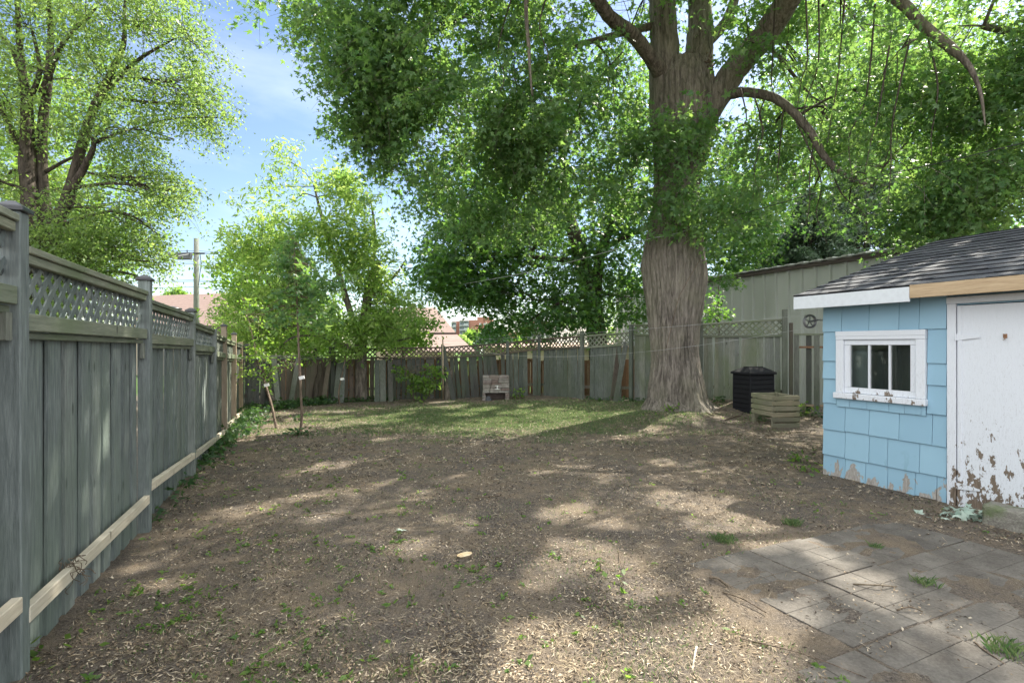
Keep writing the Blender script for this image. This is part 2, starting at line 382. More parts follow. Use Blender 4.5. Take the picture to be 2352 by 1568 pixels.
def boards(mb, A, B, zt, n, off, wd=.14, gap=.004, tilt=0., zb=None, alt=.012, jit=.01, th=.016, missing=(), taper=0, wild=.004):
    A = np.array(A, float); B = np.array(B, float); d = B - A; Ln = np.linalg.norm(d); d /= Ln; n = np.array(n); s = gap; k = 0; rg = mb.rng
    while s < Ln - .03:
        w_ = min(wd * rg.uniform(.9, 1.08), Ln - s); sm = s + w_ / 2; t = sm / Ln
        if not any(a < sm < b for a, b in missing):
            tl = tilt + rg.gauss(0, .35) * abs(tilt) + rg.gauss(0, wild)
            z1 = zt[0] * (1 - t) + zt[1] * t + rg.uniform(-jit, jit)
            z0 = (g1(*(A + d * sm)) - .06) if zb is None else zb
            if k % 2: oo = off + alt
            else: oo = off
            lean = rg.gauss(0, .006)
            q = []
            for (z, sh) in ((z0, 0), (z1, tl * (z1 - z0))):
                for (ss, nn_) in ((-w_ / 2, -th / 2), (w_ / 2, -th / 2), (w_ / 2, th / 2), (-w_ / 2, th / 2)):
                    p = A + d * (sm + ss * (1 if z == z0 else 1 - taper) + sh) + n * (oo + nn_ + (lean if z == z1 else 0)); q.append((p[0], p[1], z))
            mb.hexa(q)
        s += w_ + gap * (rg.uniform(.3, 1.7) if gap > 0 else rg.uniform(1, 1.8)); k += 1
def post(parent, x, y, z1, w_, mat, d, cap=True, seed=0, lean=(0, 0), z0=None):
    mb = MB(seed); z0 = g1(x, y) - .1 if z0 is None else z0
    dd = np.array([d[0], d[1], 0.]) * w_ / 2; nn = np.array([-d[1], d[0], 0.]) * w_ / 2
    b = np.array([x, y, z0]); t = np.array([x + lean[0], y + lean[1], z1])
    mb.hexa([b - dd - nn, b + dd - nn, b + dd + nn, b - dd + nn, t - dd - nn, t + dd - nn, t + dd + nn, t - dd + nn])
    o = mb.build('post', mat, parent, bevel=.006)
    if cap:
        mb = MB(seed + 1); k = 1.32
        q = [t + (-dd - nn) * k, t + (dd - nn) * k, t + (dd + nn) * k, t + (-dd + nn) * k]; up = np.array([0, 0, .022]); up2 = np.array([0, 0, .05])
        mb.hexa(q + [p + up for p in q]); q2 = [p + up + np.array([0, 0, .0]) for p in q]; 
        q3 = [t + (-dd - nn) * .35 + up2, t + (dd - nn) * .35 + up2, t + (dd + nn) * .35 + up2, t + (-dd + nn) * .35 + up2]
        q2 = [t + (p - t) * .96 + np.array([0, 0, .0225]) - (p - t) * 0 for p in q]
        q2 = [np.array([p[0], p[1], t[2] + .0225]) for p in [t + (r_ - t) * .93 for r_ in q]]
        mb.hexa(q2 + q3)
        og = ORG.get(parent.name)
        c = mb.build('post_cap', M['black_cap'], None, bevel=.003)
        # sub-part of the post
        me = c.data; arr = np.array(mb.v) - (og if og is not None else 0)
        me.vertices.foreach_set('co', arr.astype(np.float32).ravel()); me.update(); c.parent = o
    return o
# left fence -------------------------------------------------
dF = np.array([-.377, .926]); nF = np.array([.926, .377])
def LF(Y): return np.array([-1.342 - .407 * Y, Y])
LFt = thing('lattice_topped_fence', 'tall blue-grey board fence with lattice top running down the left side of the yard', 'fence', (*LF(4.5), g1(*LF(4.5))))
#        Y     post top  rail tops to next (start,end)  mid(start,end) low(start,end) cap  wood
LB = [(.62, 2.35, (2.16, 2.14), (1.80, 1.79), (.36, .34), True, 'wood_blue'),
      (2.46, 2.175, (2.01, 1.995), (1.67, 1.655), (.255, .22), True, 'wood_blue'),
      (4.53, 2.105, (1.935, 1.905), (1.615, 1.59), (.31, .18), True, 'wood_blue'),
      (6.50, 1.96, (1.83, 1.775), (1.53, 1.49), (.17, .08), True, 'wood_blue'),
      (8.13, 1.80, (1.715, 1.665), (1.42, 1.37), (.09, .02), False, 'wood_blue'),
      (9.35, 1.88, (1.645, 1.60), (1.36, 1.32), (.08, .03), True, 'wood_tan'),
      (10.7, 1.76, (1.59, 1.545), (1.31, 1.27), (.06, 0.0), True, 'wood_tan'),
      (12.0, 1.62, (1.54, 1.50), (1.26, 1.23), (.04, -.02), False, 'wood_tan'),
      (13.3, 1.58, None, None, None, False, 'wood_dark')]
for i, (Y, zt, tr, mr_, lr, cap, mt) in enumerate(LB):
    p = LF(Y); post(LFt, p[0], p[1], zt, .088, M[mt], dF, cap, 10 + i, lean=(0.006 * (-1) ** i, 0))
    if tr is None: continue
    A, B = LF(Y), LF(LB[i + 1][0]); d3 = np.array([*dF, 0]); A = A + dF * .05; B = B - dF * .05
    wm = M['wood_blue'] if i < 4 else M['wood_grey']
    mb = MB(30 + i); boards(mb, A, B, (mr_[0] - .03, mr_[1] - .03), nF, -.045, .14, -.020, alt=-.0164, jit=0.004)
    mb.build('board_panel', wm, LFt)
    mb = MB(40 + i); lattice(mb, A, B, (mr_[0], tr[0] - .05), (mr_[1], tr[1] - .05), nF, -.02, .088, .036); mb.build('lattice_panel', wm, LFt)
    def pt(q, z, o): return np.array([q[0] + nF[0] * o, q[1] + nF[1] * o, z])
    mb = MB(50 + i); n3 = np.array([*nF, 0])
    mb.beam(pt(A, tr[0], -.01), pt(B, tr[1], -.01), .10, .035, side=n3); mb.beam(pt(A, tr[0] - .042, .008), pt(B, tr[1] - .042, .008), .035, .045, side=n3)
    mb.beam(pt(A, tr[0] - .042, -.045), pt(B, tr[1] - .042, -.045), .02, .045, side=n3)
    mb.build('top_rail', M['wood_rail'], LFt, bevel=.004)
    mb = MB(60 + i)
    mb.beam(pt(A, mr_[0] - .01, .012), pt(B, mr_[1] - .01, .012), .04, .085, side=n3); mb.beam(pt(A, mr_[0] - .075, -.012), pt(B, mr_[1] - .075, -.012), .03, .035, side=n3)
    mb.build('middle_rail', M['wood_rail'], LFt, bevel=.004)
    mb = MB(70 + i); mb.beam(pt(A - dF * .02, lr[0], .025), pt(B + dF * .01, lr[1], .025), .045, .075, side=n3)
    mb.build('bottom_rail', M['wood_new'], LFt, bevel=.004)
    if i in (0, 1, 2, 3):                 # short blocks under the middle rail beside the posts
        for q_, z_, h_ in ((A + dF * .03, mr_[0], .20), (B - dF * .03, mr_[1], .22)):
            mb = MB(80 + i); mb.beam(pt(q_, z_ - .09, .0), pt(q_, z_ - h_, .0), .03, .055, side=n3); mb.build('rail_block', M['wood_grey'], LFt, bevel=.003)
# tufts of dead vine on the first bottom rail
mb = MB(9); rg = random.Random(8); pv = P(158, 1300, 2.98)
for k in range(16):
    a = pv + np.array([rg.uniform(-.04, .03), rg.uniform(-.02, .04), rg.uniform(-.0, .05)]); pts = [a]
    for j in range(6): pts.append(pts[-1] + np.array([rg.uniform(-.03, .035), rg.uniform(-.03, .03), rg.uniform(-.05, .012)]))
    mb.tube(spline(pts, 3), .0022, 4)
tag(mb.build('dead_vine', M['bark_brown'], None), 'dry tangle of dead vine caught on the pale bottom rail of the left fence', 'vine')
# back fence -------------------------------------------------
BP = [(566, 940, 13.2), (640, 930, 14.2), (760, 924, 15.4), (870, 918, 16), (1015, 914, 16.4), (1165, 911, 16.8), (1238, 905, 16.8), (1340, 915, 15.2), (1452, 920, 14.1), (1610, 911, 13.45), (1802, 920, 12.6), (1905, 967, 11.8)]
def bxy(i): u, v, Y = BP[i]; return np.array([(u - U0) / F * Y, Y])
def zv(v, Y): return CAMH + (V0 - v) / F * Y
def dirn(A, B):
    d = (B - A); d = d / np.linalg.norm(d); return d, np.array([d[1], -d[0]])     # n points at the camera
def seg(parent, A, B, ztop, zlat, zbt, mat, seed, lat=True, tilt=0., gap=.004, wd=.135, rail=None, missing=(), boffset=-.03, low=None, alt=.008, jit=.02, railmat=None):
    """ztop: (A,B) rail heights, zlat: bottom rail of the lattice, zbt: top of boards"""
    d, n = dirn(A, B); n3 = np.array([*n, 0])
    def pt(q, z, o=0): return np.array([q[0] + n[0] * o, q[1] + n[1] * o, z])
    mb = MB(seed); boards(mb, A + d * .05, B - d * .05, zbt, n, boffset, wd, gap, tilt, alt=alt, jit=jit * 1.6, missing=missing, wild=.013); mb.build('board_panel', mat, parent)
    rm = railmat or M['wood_rail']
    if lat:
        mb = MB(seed + 1); lattice(mb, A + d * .05, B - d * .05, (zlat[0], ztop[0]), (zlat[1], ztop[1]), n, 0, .105, .036); mb.build('lattice_panel', railmat or M['wood_rail'], parent)
        mb = MB(seed + 2); mb.beam(pt(A, ztop[0]), pt(B, ztop[1]), .07, .045, side=n3); mb.build('top_rail', rm, parent, bevel=.004)
    mb = MB(seed + 3); mb.beam(pt(A, zlat[0] - .03, .01), pt(B, zlat[1] - .03, .01), .045, .06, side=n3); mb.build('middle_rail', rm, parent, bevel=.004)
    mb = MB(seed + 4); zl = g1(*A) + .35, g1(*B) + .35
    mb.beam(pt(A, zl[0], -.06), pt(B, zl[1], -.06), .035, .08, side=n3); mb.build('back_rail', M['wood_brown'], parent)
# (a) plain boards, no lattice, in the left back corner
A0, A1, A2 = bxy(0), bxy(1), bxy(2)
FA = thing('board_fence', 'brown grey board fence without lattice in the back left corner behind the saplings', 'fence', (*A1, g1(*A1)))
seg(FA, A0, A1, None, (zv(823, 13.2), zv(821, 14.2)), (zv(824, 13.2), zv(822, 14.2)), M['wood_dark'], 100, lat=False, tilt=.01)
seg(FA, A1, A2, None, (zv(820, 14.2), zv(821, 15.4)), (zv(823, 14.2), zv(823, 15.4)), M['wood_brown'], 106, lat=False, gap=.012, jit=.02)
d, n = dirn(A1, A2)
mb = MB(3); mb.beam([*A0, zv(819, 13.2)], [*(A1), zv(817, 14.2)], .09, .035); mb.beam([*A1, zv(817, 14.2)], [*(A2), zv(818, 15.4)], .09, .035); mb.build('cap_board', M['wood_rail'], FA, bevel=.004)
post(FA, *A1, zv(818, 14.2), .09, M['wood_dark'], d, False, 3)
# (b) old lattice topped fence along the back
FBt = thing('lattice_topped_fence', 'old sagging board fence with dark lattice top along the back of the yard', 'fence', (*bxy(5), g1(*bxy(5))))
tops = {2: (810, 811), 3: (800, 803), 4: (798, 799), 5: (788, 790), 6: (779, 782), 7: (772, 774), 8: (763, 766)}
def TZ(i, dv=0): return zv(tops[i][0] + dv, BP[i][2])
latm = M['wood_dark']
mats = {2: 'wood_brown', 3: 'wood_dark', 4: 'wood_dark', 5: 'wood_grey', 6: 'wood_grey', 7: 'wood_grey'}
for i in range(2, 8):
    dv1 = {2: 18, 3: 20, 4: 22, 5: 20, 6: 22, 7: 24}[i]
    zb = (TZ(i, dv1 + 2), TZ(i + 1, dv1 + 1))
    kw = dict(gap=.030, tilt=.0) if i == 2 else dict(gap=.026, tilt=.01) if i == 3 else dict(gap=.022, tilt=-.075, taper=0) if i == 4 else dict(gap=.006, tilt=-.01 if i == 5 else 0)
    kw.pop('taper', None)
    miss = {5: [(.66, .74)], 6: [(0.0, .12), (1.9, 2.0)], 7: [(.0, .16), (1.15, 1.62)], 2: [(1.0, 1.12)]}.get(i, ())
    seg(FBt, bxy(i), bxy(i + 1), (TZ(i), TZ(i + 1)), (TZ(i, dv1), TZ(i + 1, dv1)), zb, M[mats[i]], 120 + 7 * i, missing=miss, railmat=M['wood_rail'] if i > 6 else M['wood_brown'], wd=.12 if i < 5 else .15, **kw)
for i, (u, vt, w_) in {2: (750, 796, .13), 4: (1015, 792, .09), 5: (1166, 782, .09), 6: (1238, 768, .10), 7: (1340, 760, .10), 8: (1452, 745, .10)}.items():
    q = bxy(i); d, n = dirn(bxy(i - 1), bxy(i)); q = q + n * .05
    post(FBt, q[0], q[1], zv(vt, BP[i][2]), w_, M['wood_grey'] if i != 2 else M['wood_dark'], d, False, 200 + i, lean=(.02 if i == 4 else 0, 0))
# (c) newer bay behind the big tree and the bin
FC = thing('lattice_topped_fence', 'mossy board fence with lattice top between the big tree and the black bin', 'fence', (*bxy(9), g1(*bxy(9))))
A, B = bxy(8), bxy(9); dC, nC = dirn(A, B)
seg(FC, A, B, (zv(747, 14.1), zv(744, 13.45)), (zv(765, 14.1), zv(772, 13.45)), (zv(768, 14.1), zv(775, 13.45)), M['wood_moss'], 300, wd=.14)
A, B = bxy(9), bxy(10)
seg(FC, A, B, (zv(745, 13.45), zv(734, 12.6)), (zv(770, 13.45), zv(768, 12.6)), (zv(773, 13.45), zv(771, 12.6)), M['wood_moss'], 310, wd=.125, alt=.012)
q = bxy(9); post(FC, q[0], q[1] , zv(738, 13.45), .1, M['wood_grey'], dC, False, 33)
q = bxy(10) + nC * .05; post(FC, q[0], q[1], zv(710, 12.5), .115, M['wood_grey'], dC, False, 34)
q = bxy(10) + np.array([.13, -.05]); post(FC, q[0], q[1], zv(741, 12.5), .08, M['wood_brown'], dC, False, 35)
# (d) spaced slats beside the shed
A, B = bxy(10) + np.array([.2, -.05]), bxy(11) + np.array([.35, -.2]); d, n = dirn(A, B)
FD = thing('slat_fence', 'spaced grey vertical slats between the tall post and the blue shed', 'fence', (*A, g1(*A)))
n3 = np.array([*n, 0]); Lf = np.linalg.norm(B - A)
for k in range(6):
    s = .02 + k * .225 + (.02 if k % 2 else 0); q = A + d * (s + .05) + n * (.03 if k % 2 == 0 else -.05)
    if s > Lf: break
    mb = MB(340 + k); zb_ = g1(*q) - .05; zt_ = zv(769, q[1])
    mb.beam([q[0], q[1], zb_], [q[0], q[1], zt_], .12, .02, side=[*d, 0]); mb.build('slat', M['wood_dark'] if k % 2 else M['wood_grey'], FD, bevel=.003)
for (nm, va, mt) in (('top_rail', 768, 'wood_rail'), ('middle_rail', 797, 'wood_cedar'), ('bottom_rail', 930, 'wood_tan')):
    mb = MB(va); mb.beam([*(A), zv(va, A[1])], [*(B), zv(va + (3 if va > 900 else 0) , B[1])], .035, .05, side=n3); mb.build(nm, M[mt], FD, bevel=.003)
# neighbour's reddish fence seen through the gaps
A, B = bxy(2) + np.array([-1.2, .1]), bxy(8) + np.array([.5, 2.2]); d, n = dirn(A, B)
FE = thing('cedar_fence', 'orange cedar fence glimpsed through the gaps behind the old back fence', 'fence', (*A, g1(*A)))
mids = [bxy(2) + [-2.2, .9], bxy(4) + [0, .8], bxy(6) + [0, .8], bxy(8) + [.9, 2.4]]
for k in range(3):
    a_, b_ = mids[k], mids[k + 1]; d, n = dirn(a_, b_); mb = MB(360 + k); boards(mb, a_, b_, (1.02, 1.10), n, 0, .14, .012, jit=.01); mb.build('board_panel', M['wood_cedar'], FE)
    mb = MB(365 + k); mb.beam([*a_, .95], [*b_, 1.03], .04, .09); mb.build('rail', M['wood_cedar'], FE)
# loose boards leaning on the back fence
LBd = [((617, 928), (632, 818), 14.0, .14, 'wood_grey', 'grey loose board leaning right in the back left corner, left of its crossing pair'),
       ((640, 925), (628, 818), 13.9, .13, 'wood_moss', 'pale loose board leaning left across its neighbour in the back left corner'),
       ((666, 922), (686, 822), 14.4, .13, 'wood_grey', 'grey loose board slanting right behind the leaning tagged sapling'),
       ((742, 925), (757, 822), 15.2, .12, 'wood_brown', 'brown loose board leaning against the thick back fence post'),
       ((770, 925), (780, 826), 15.4, .14, 'wood_grey', 'grey wide loose board just right of the thick back post'),
       ((784, 925), (790, 828), 15.4, .13, 'wood_grey', 'grey loose board second to the right of the thick back post'),
       ((866, 924), (866, 826), 15.7, .15, 'wood_grey', 'upright grey loose board just right of the box elder trunk'),
       ((880, 925), (879, 826), 15.75, .17, 'wood_grey', 'wide grey upright loose board in the middle of the row by the box elder'),
       ((898, 924), (896, 828), 15.7, .14, 'wood_dark', 'dark upright loose board, rightmost of the row by the box elder'),
       ((1042, 917), (1017, 795), 16.1, .13, 'wood_dark', 'dark loose board leaning left on the back fence behind the thin clothesline pole'),
       ((1405, 917), (1424, 783), 14.5, .13, 'wood_brown', 'brown loose board leaning right on the back fence left of the big tree'),
       ((1413, 919), (1438, 786), 14.2, .14, 'wood_grey', 'grey loose board leaning right, nearer the big tree than its brown neighbour')]
for k, (b, t, Y, w_, mt, lb) in enumerate(LBd):
    mb = MB(400 + k); a = gnd(*b); a = P(b[0], b[1], Y - .25); a[2] = g1(a[0], a[1]) - .02; t3 = P(t[0], t[1], Y)
    mb.beam(a, t3, w_, .018, side=[.97, .2, 0]); tag(mb.build('loose_board', M[mt], None, bevel=.003), lb, 'board', 'loose boards leaning on the back fence')

# ------------------------------------------------------------------ shed
C0 = np.array([3.93, 6.57]); SH_A = math.atan2(-.909, .416)
SH = thing('garden_shed', 'light blue shingled shed with white peeling trim and dark shingle roof at the right', 'shed', (C0[0], C0[1], 0), SH_A)
# blue paint with wear low down
m = NT('blue_paint', .55, .35); z = m.xyz()[2]; r = m.attr()
n1 = m.noise(9, (1, 1, .55), 6, .6, .5); n2 = m.noise(60, (1, 1, .3), 4); nb = m.noise(2, detail=4)
blue = m.mix(.6, m.ramp(nb, [(.3, (.25, .42, .55)), (.7, (.30, .48, .61))]), m.ramp(r, [(0, (.25, .42, .54)), (1, (.31, .50, .62))]))
wear = m.math('ADD', n1, m.range(z, .24, -.07, -.02, .17)); wm_ = m.math('MULTIPLY', m.ramp(wear, [(.655, 0), (.665, 1)]), m.range(z, .19, .17, 0, 1))
grey = m.ramp(n2, [(.3, (.24, .22, .20)), (.7, (.42, .40, .37))])
m.color(m.mix(wm_, m.mix(m.math('MULTIPLY', m.range(n1, .60, .64, 0, .5), m.range(z, .5, 0., 0, 1)), blue, (.16, .30, .36)), grey)); m.bump(m.math('ADD', m.math('MULTIPLY', n2, .25), m.math('MULTIPLY', wm_, -.6)), .5, .004); M['blue_paint'] = m.m
def white_paint(name, lo, hi, amt, axis=2):
    m = NT(name, .5, .4); z = m.xyz()[axis]
    n1 = m.noise(5.0, (2.6, 2.6, 1.1), 9, .68, .15); n2 = m.noise(40, (3, 3, .25), 5); cr = m.noise(26, (2.4, 2.4, .35), 3, .5, .5)
    wr = m.math('ADD', n1, m.range(z, lo, hi, -.12, amt)); k = m.ramp(wr, [(.64, 0), (.645, 1)])
    crack = m.math('MULTIPLY', m.ramp(cr, [(.488, 0), (.5, 1), (.512, 0)]), m.range(z, lo + .5, hi, .12, .75))
    wood_ = m.ramp(n2, [(.3, (.10, .075, .055)), (.7, (.25, .20, .155))])
    wc = m.mix(m.range(n2, .3, .7, 0, .3), (.70, .735, .79), (.60, .64, .69))
    m.color(m.mix(k, m.mix(crack, wc, (.25, .24, .24)), wood_)); m.bump(m.math('SUBTRACT', m.math('MULTIPLY', n2, .3), k), .45, .004); return m.m
M['door_paint'] = white_paint('peeling_white_paint', 1.35, 0.0, .17)
M['trim_paint'] = white_paint('white_trim_paint', 1.08, .98, .06)
M['sill_paint'] = white_paint('flaking_sill_paint', 1.1, .9, .10)
M['white_clean'] = plain('white_fascia_paint', (.62, .66, .70), .45, .4, nsc=20, var=.05)
# shell (behind the shingles), built as walls round the window and door openings
mb = MB(1); zlo, ztp = -.30, 2.16
T = .09
def wl(x0, x1, z0, z1, y0=.012): mb.box((x0, y0, z0), (x1, y0 + T, z1))
wl(0, .26, zlo, ztp); wl(.26, 1.05, zlo, 1.0); wl(.26, 1.05, 1.6, ztp); wl(1.05, 1.405, zlo, ztp); wl(1.405, 2.42, 1.955, ztp); wl(2.42, 3.6, zlo, ztp)
mb.box((0.0, .105, zlo), (.09, 6.0, ztp)); mb.box((3.51, .105, zlo), (3.6, 6.0, ztp)); mb.box((.09, 5.91, zlo), (3.51, 6.0, ztp))
for (x0, x1) in ((0.0, .09), (3.51, 3.6)):
    mb.add([(x0, .0, ztp + .001), (x0, 6.0, ztp + .001), (x0, 2.9, 3.02), (x1, 0, ztp + .001), (x1, 6, ztp + .001), (x1, 2.9, 3.02)], [(0, 1, 2), (3, 5, 4), (0, 3, 4, 1), (1, 4, 5, 2), (2, 5, 3, 0)])
mb.build('wall', M['blue_paint'], SH)
mb = MB(2); mb.box((-.012, -.02, -.32), (1.38, .012, -.075)); mb.box((-.012, .012, -.32), (-.001, 6.0, -.075)); mb.build('foundation_sill', M['wood_crate'], SH, bevel=.004)
# shingles: tapered rows, butt edge out
mb = MB(7); rg = random.Random(4)
rows = [2.13, 1.715, 1.355, 1.135, .83, .505, .185, -.085]
for k in range(len(rows) - 1):
    zt_, zb_ = rows[k], rows[k + 1]
    spans = [(0 - .012, 1.318)] if (zt_ <= .84 or k == 0) else [(-.012, .168), (1.14, 1.318)]
    for (a, b) in spans:
        x = a
        while x < b - .02:
            w_ = rg.choice([.2, .24, .28, .32]); w_ = min(w_, b - x)
            if b - x - w_ < .07: w_ = b - x
            zz = zb_ + rg.uniform(-.006, .006); zt2 = zt_ + .02 if k else zt_
            if k == len(rows) - 2: zz += .02 * (x / 1.3) - .0
            y0 = -.001; xx0, xx1 = x + .0022, x + w_ - .0022
            yb = -.021 - rg.uniform(0, .005); yt = -.004
            mb.add([(xx0, y0 + .010, zz), (xx1, y0 + .010, zz), (xx1, y0 + .010, zt2), (xx0, y0 + .010, zt2), (xx0, yb, zz), (xx1, yb, zz), (xx1, yt, zt2), (xx0, yt, zt2)],
                   [(0, 1, 2, 3), (4, 7, 6, 5), (0, 4, 5, 1), (1, 5, 6, 2), (2, 6, 7, 3), (3, 7, 4, 0)])
            x += w_
# extra short row under the window and shingles right of the door
x = .17
while x < 1.13:
    w_ = min(rg.choice([.16, .2, .24]), 1.135 - x); mb.box((x + .0015, -.027, .80 + rg.uniform(-.003, .003)), (x + w_ - .0015, -.0235, .90)); x += w_
for k in range(len(rows) - 1):
    x = 2.53
    while x < 3.6:
        w_ = rg.choice([.2, .25, .3]); mb.box((x + .0015, -.02, rows[k + 1]), (x + w_ - .0015, .011, rows[k] - .002)); x += w_
for k in range(9):     # side wall courses
    mb.box((-.018, .02, -.08 + k * .24), (-.001, 6.0, .155 + k * .24))
mb.build('shingle_siding', M['blue_paint'], SH, bevel=.002)
# window
WF = MB(11); WF.box((.171, -.042, .975), (.262, .02, 1.612)); WF.box((1.045, -.042, .975), (1.136, .02, 1.612)); WF.box((.171, -.045, 1.614), (1.136, .02, 1.712)); WF.box((.171, -.050, 1.655), (1.140, -.0455, 1.714))
wf = WF.build('window_frame', M['trim_paint'], SH, bevel=.004)
mb = MB(12); mb.box((.155, -.075, .905), (1.150, .0, .973)); mb.build('window_sill', M['sill_paint'], wf, bevel=.006)
mb = MB(13); mb.box((.264, -.020, .976), (1.043, .03, 1.045)); mb.box((.264, -.020, 1.55), (1.043, .03, 1.610)); mb.box((.264, -.020, 1.047), (.328, .03, 1.548)); mb.box((.982, -.020, 1.047), (1.043, .03, 1.548))
mb.box((.535, -.014, 1.047), (.556, .02, 1.548)); mb.box((.757, -.014, 1.047), (.778, .02, 1.548)); mb.build('sash', M['trim_paint'], wf, bevel=.003)
m = NT('window_glass', .03, .5); m.b.inputs['Base Color'].default_value = (.02, .03, .028, 1)
tr_ = m.n('ShaderNodeBsdfTransparent'); tr_.inputs[0].default_value = (.75, .8, .78, 1); fr = m.n('ShaderNodeFresnel'); fr.inputs[0].default_value = 1.5
gl = m.n('ShaderNodeBsdfGlossy'); gl.inputs['Roughness'].default_value = .02; x = m.n('ShaderNodeMixShader'); m.l(m.math('ADD', fr.outputs[0], .22), x.inputs[0]); m.l(tr_.outputs[0], x.inputs[1]); m.l(gl.outputs[0], x.inputs[2]); m.l(x.outputs[0], m.out.inputs[0]); M['glass'] = m.m
mb = MB(14); mb.box((.329, .004, 1.046), (.534, .007, 1.549)); mb.box((.557, .004, 1.046), (.756, .007, 1.549)); mb.box((.779, .004, 1.046), (.981, .007, 1.549)); mb.build('pane', M['glass'], wf)
mb = MB(15); mb.box((.28, .10, 1.0), (.47, .13, 1.6)); mb.build('inner_jamb', M['white_clean'], wf)
# door
df = MB(16); df.box((1.325, -.03, -.12), (1.402, .0, 1.966)); df.box((2.445, -.03, -.12), (2.52, .0, 1.966)); df.box((1.322, -.036, 1.968), (2.525, 0, 2.035)); df.build('door_frame', M['door_paint'], SH, bevel=.003)
dr = MB(17); dr.box((1.412, -.016, -.10), (2.438, .012, 1.945)); dr.box((1.412, -.026, -.10), (1.45, -.0165, 1.945)); door = dr.build('door', M['door_paint'], SH, bevel=.003)
for k, zc in enumerate((1.63, .13)):
    mb = MB(20 + k); mb.box((1.355, -.034, zc - .03), (1.398, -.0305, zc + .03)); mb.add([(1.408, -.031, zc - .035), (1.408, -.031, zc + .035), (1.60, -.031, zc + .010), (1.60, -.031, zc - .010), (1.408, -.0275, zc - .035), (1.408, -.0275, zc + .035), (1.60, -.0275, zc + .010), (1.60, -.0275, zc - .010)], [(0, 1, 2, 3), (4, 7, 6, 5), (0, 4, 5, 1), (1, 5, 6, 2), (2, 6, 7, 3), (3, 7, 4, 0)])
    mb.tube([(1.403, -.036, zc - .035), (1.403, -.036, zc + .035)], .007, 8); mb.build('hinge', M['sill_paint'], door)
mb = MB(24); mb.tube(spline([(1.79, -.018, 1.64), (1.79, -.045, 1.64), (1.805, -.055, 1.625), (1.80, -.05, 1.605), (1.78, -.03, 1.60)], 4), .004, 6); mb.box((1.775, -.022, 1.615), (1.805, -.0165, 1.655)); mb.build('hook', M['rust'], door)
# roof
rf = MB(30); rg = random.Random(12); ey, ez = -.27, 2.165; ryy, rz_ = 2.95, 3.145; Ls = math.hypot(ryy - ey, rz_ - ez); sd = np.array([0, (ryy - ey) / Ls, (rz_ - ez) / Ls]); un = np.array([0, -sd[2], sd[1]])
xl, xr = -.20, 3.85
rf.hexa([(xl, ey, ez - .03), (xr, ey, ez - .03), (xr, ryy, rz_ - .03), (xl, ryy, rz_ - .03), (xl, ey, ez - .001), (xr, ey, ez - .001), (xr, ryy, rz_ - .001), (xl, ryy, rz_ - .001)], .5)
ef = 6.2; rf.hexa([(xl, ryy + .001, rz_ - .03), (xr, ryy + .001, rz_ - .03), (xr, ef, ez - .03), (xl, ef, ez - .03), (xl, ryy + .001, rz_ + .004), (xr, ryy + .001, rz_ + .004), (xr, ef, ez + .004), (xl, ef, ez + .004)], .5)
e = .235; nrow = int(Ls / e) + 1
for k in range(nrow):
    s0 = k * e - .01; x = xl - .012 - rg.uniform(0, .25)
    while x < xr:
        w_ = rg.uniform(.14, .32); a, b = max(x, xl - .012), min(x + w_, xr + .01); x += w_
        if b - a < .01: continue
        s1 = min(s0 + e + .05, Ls); th = rg.choice([.009, .009, .014]); r_ = rg.random() * .95 + .01
        lo = rg.uniform(-.001, .001); b -= .002
        q0 = np.array([0, ey, ez]) + sd * (s0 + lo); q1 = np.array([0, ey, ez]) + sd * s1
        lft = un * (.004 + .006); 
        pts = []
        for (xx, q, h) in ((a, q0, .003), (b, q0, .003), (b, q1, 0.0), (a, q1, 0.0)): pts.append(np.array([xx, q[1], q[2]]) + un * h)
        for (xx, q, h) in ((a, q0, .006 + th), (b, q0, .006 + th), (b, q1, .003), (a, q1, .003)): pts.append(np.array([xx, q[1], q[2]]) + un * h)
        rf.hexa(pts, r_)
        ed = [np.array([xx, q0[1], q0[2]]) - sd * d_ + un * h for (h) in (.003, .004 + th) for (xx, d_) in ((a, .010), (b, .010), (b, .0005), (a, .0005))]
        rf.hexa(ed, 3.0)  # dark strip added at each butt edge, painting in its shadow line
m = NT('asphalt_shingle', .9, .25); r = m.attr(); n1 = m.noise(350, detail=3, rough=.7); n2 = m.noise(3, detail=4)
c = m.ramp(m.math('FRACT', m.math('MULTIPLY', r, 5.1)), [(0, (.042, .046, .057)), (.5, (.055, .06, .072)), (1, (.072, .078, .092))]); c = m.mix(.8, c, m.ramp(n1, [(.3, (.55, .55, .55)), (.7, (1.6, 1.6, 1.6))]), 'MULTIPLY')
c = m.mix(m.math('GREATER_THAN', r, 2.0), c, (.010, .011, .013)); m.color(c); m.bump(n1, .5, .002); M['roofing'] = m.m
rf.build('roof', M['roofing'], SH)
mb = MB(31); mb.box((xl - .012, ey - .022, 2.0), (1.118, ey - .001, 2.155)); mb.box((xl - .02, ey, 1.99), (xl - .0, ey + .02, 2.15)); mb.build('fascia_board', M['white_clean'], SH, bevel=.003)
mb = MB(32); mb.box((1.121, ey - .026, 2.035), (3.86, ey - .001, 2.170)); tag(mb.build('fascia_board', M['wood_pine'], SH, bevel=.003), 'bare pine fascia board')
mb = MB(33)
mb.add([(xl - .003, ey, 1.99), (xl - .003, ey, 2.15), (xl - .003, ryy, 3.13), (xl - .003, ryy, 2.97), (xl - .022, ey, 1.99), (xl - .022, ey, 2.15), (xl - .022, ryy, 3.13), (xl - .022, ryy, 2.97)], [(0, 1, 2, 3), (4, 7, 6, 5), (0, 4, 5, 1), (1, 5, 6, 2), (2, 6, 7, 3), (3, 7, 4, 0)]); mb.build('rake_board', M['white_clean'], SH)
mb = MB(34)
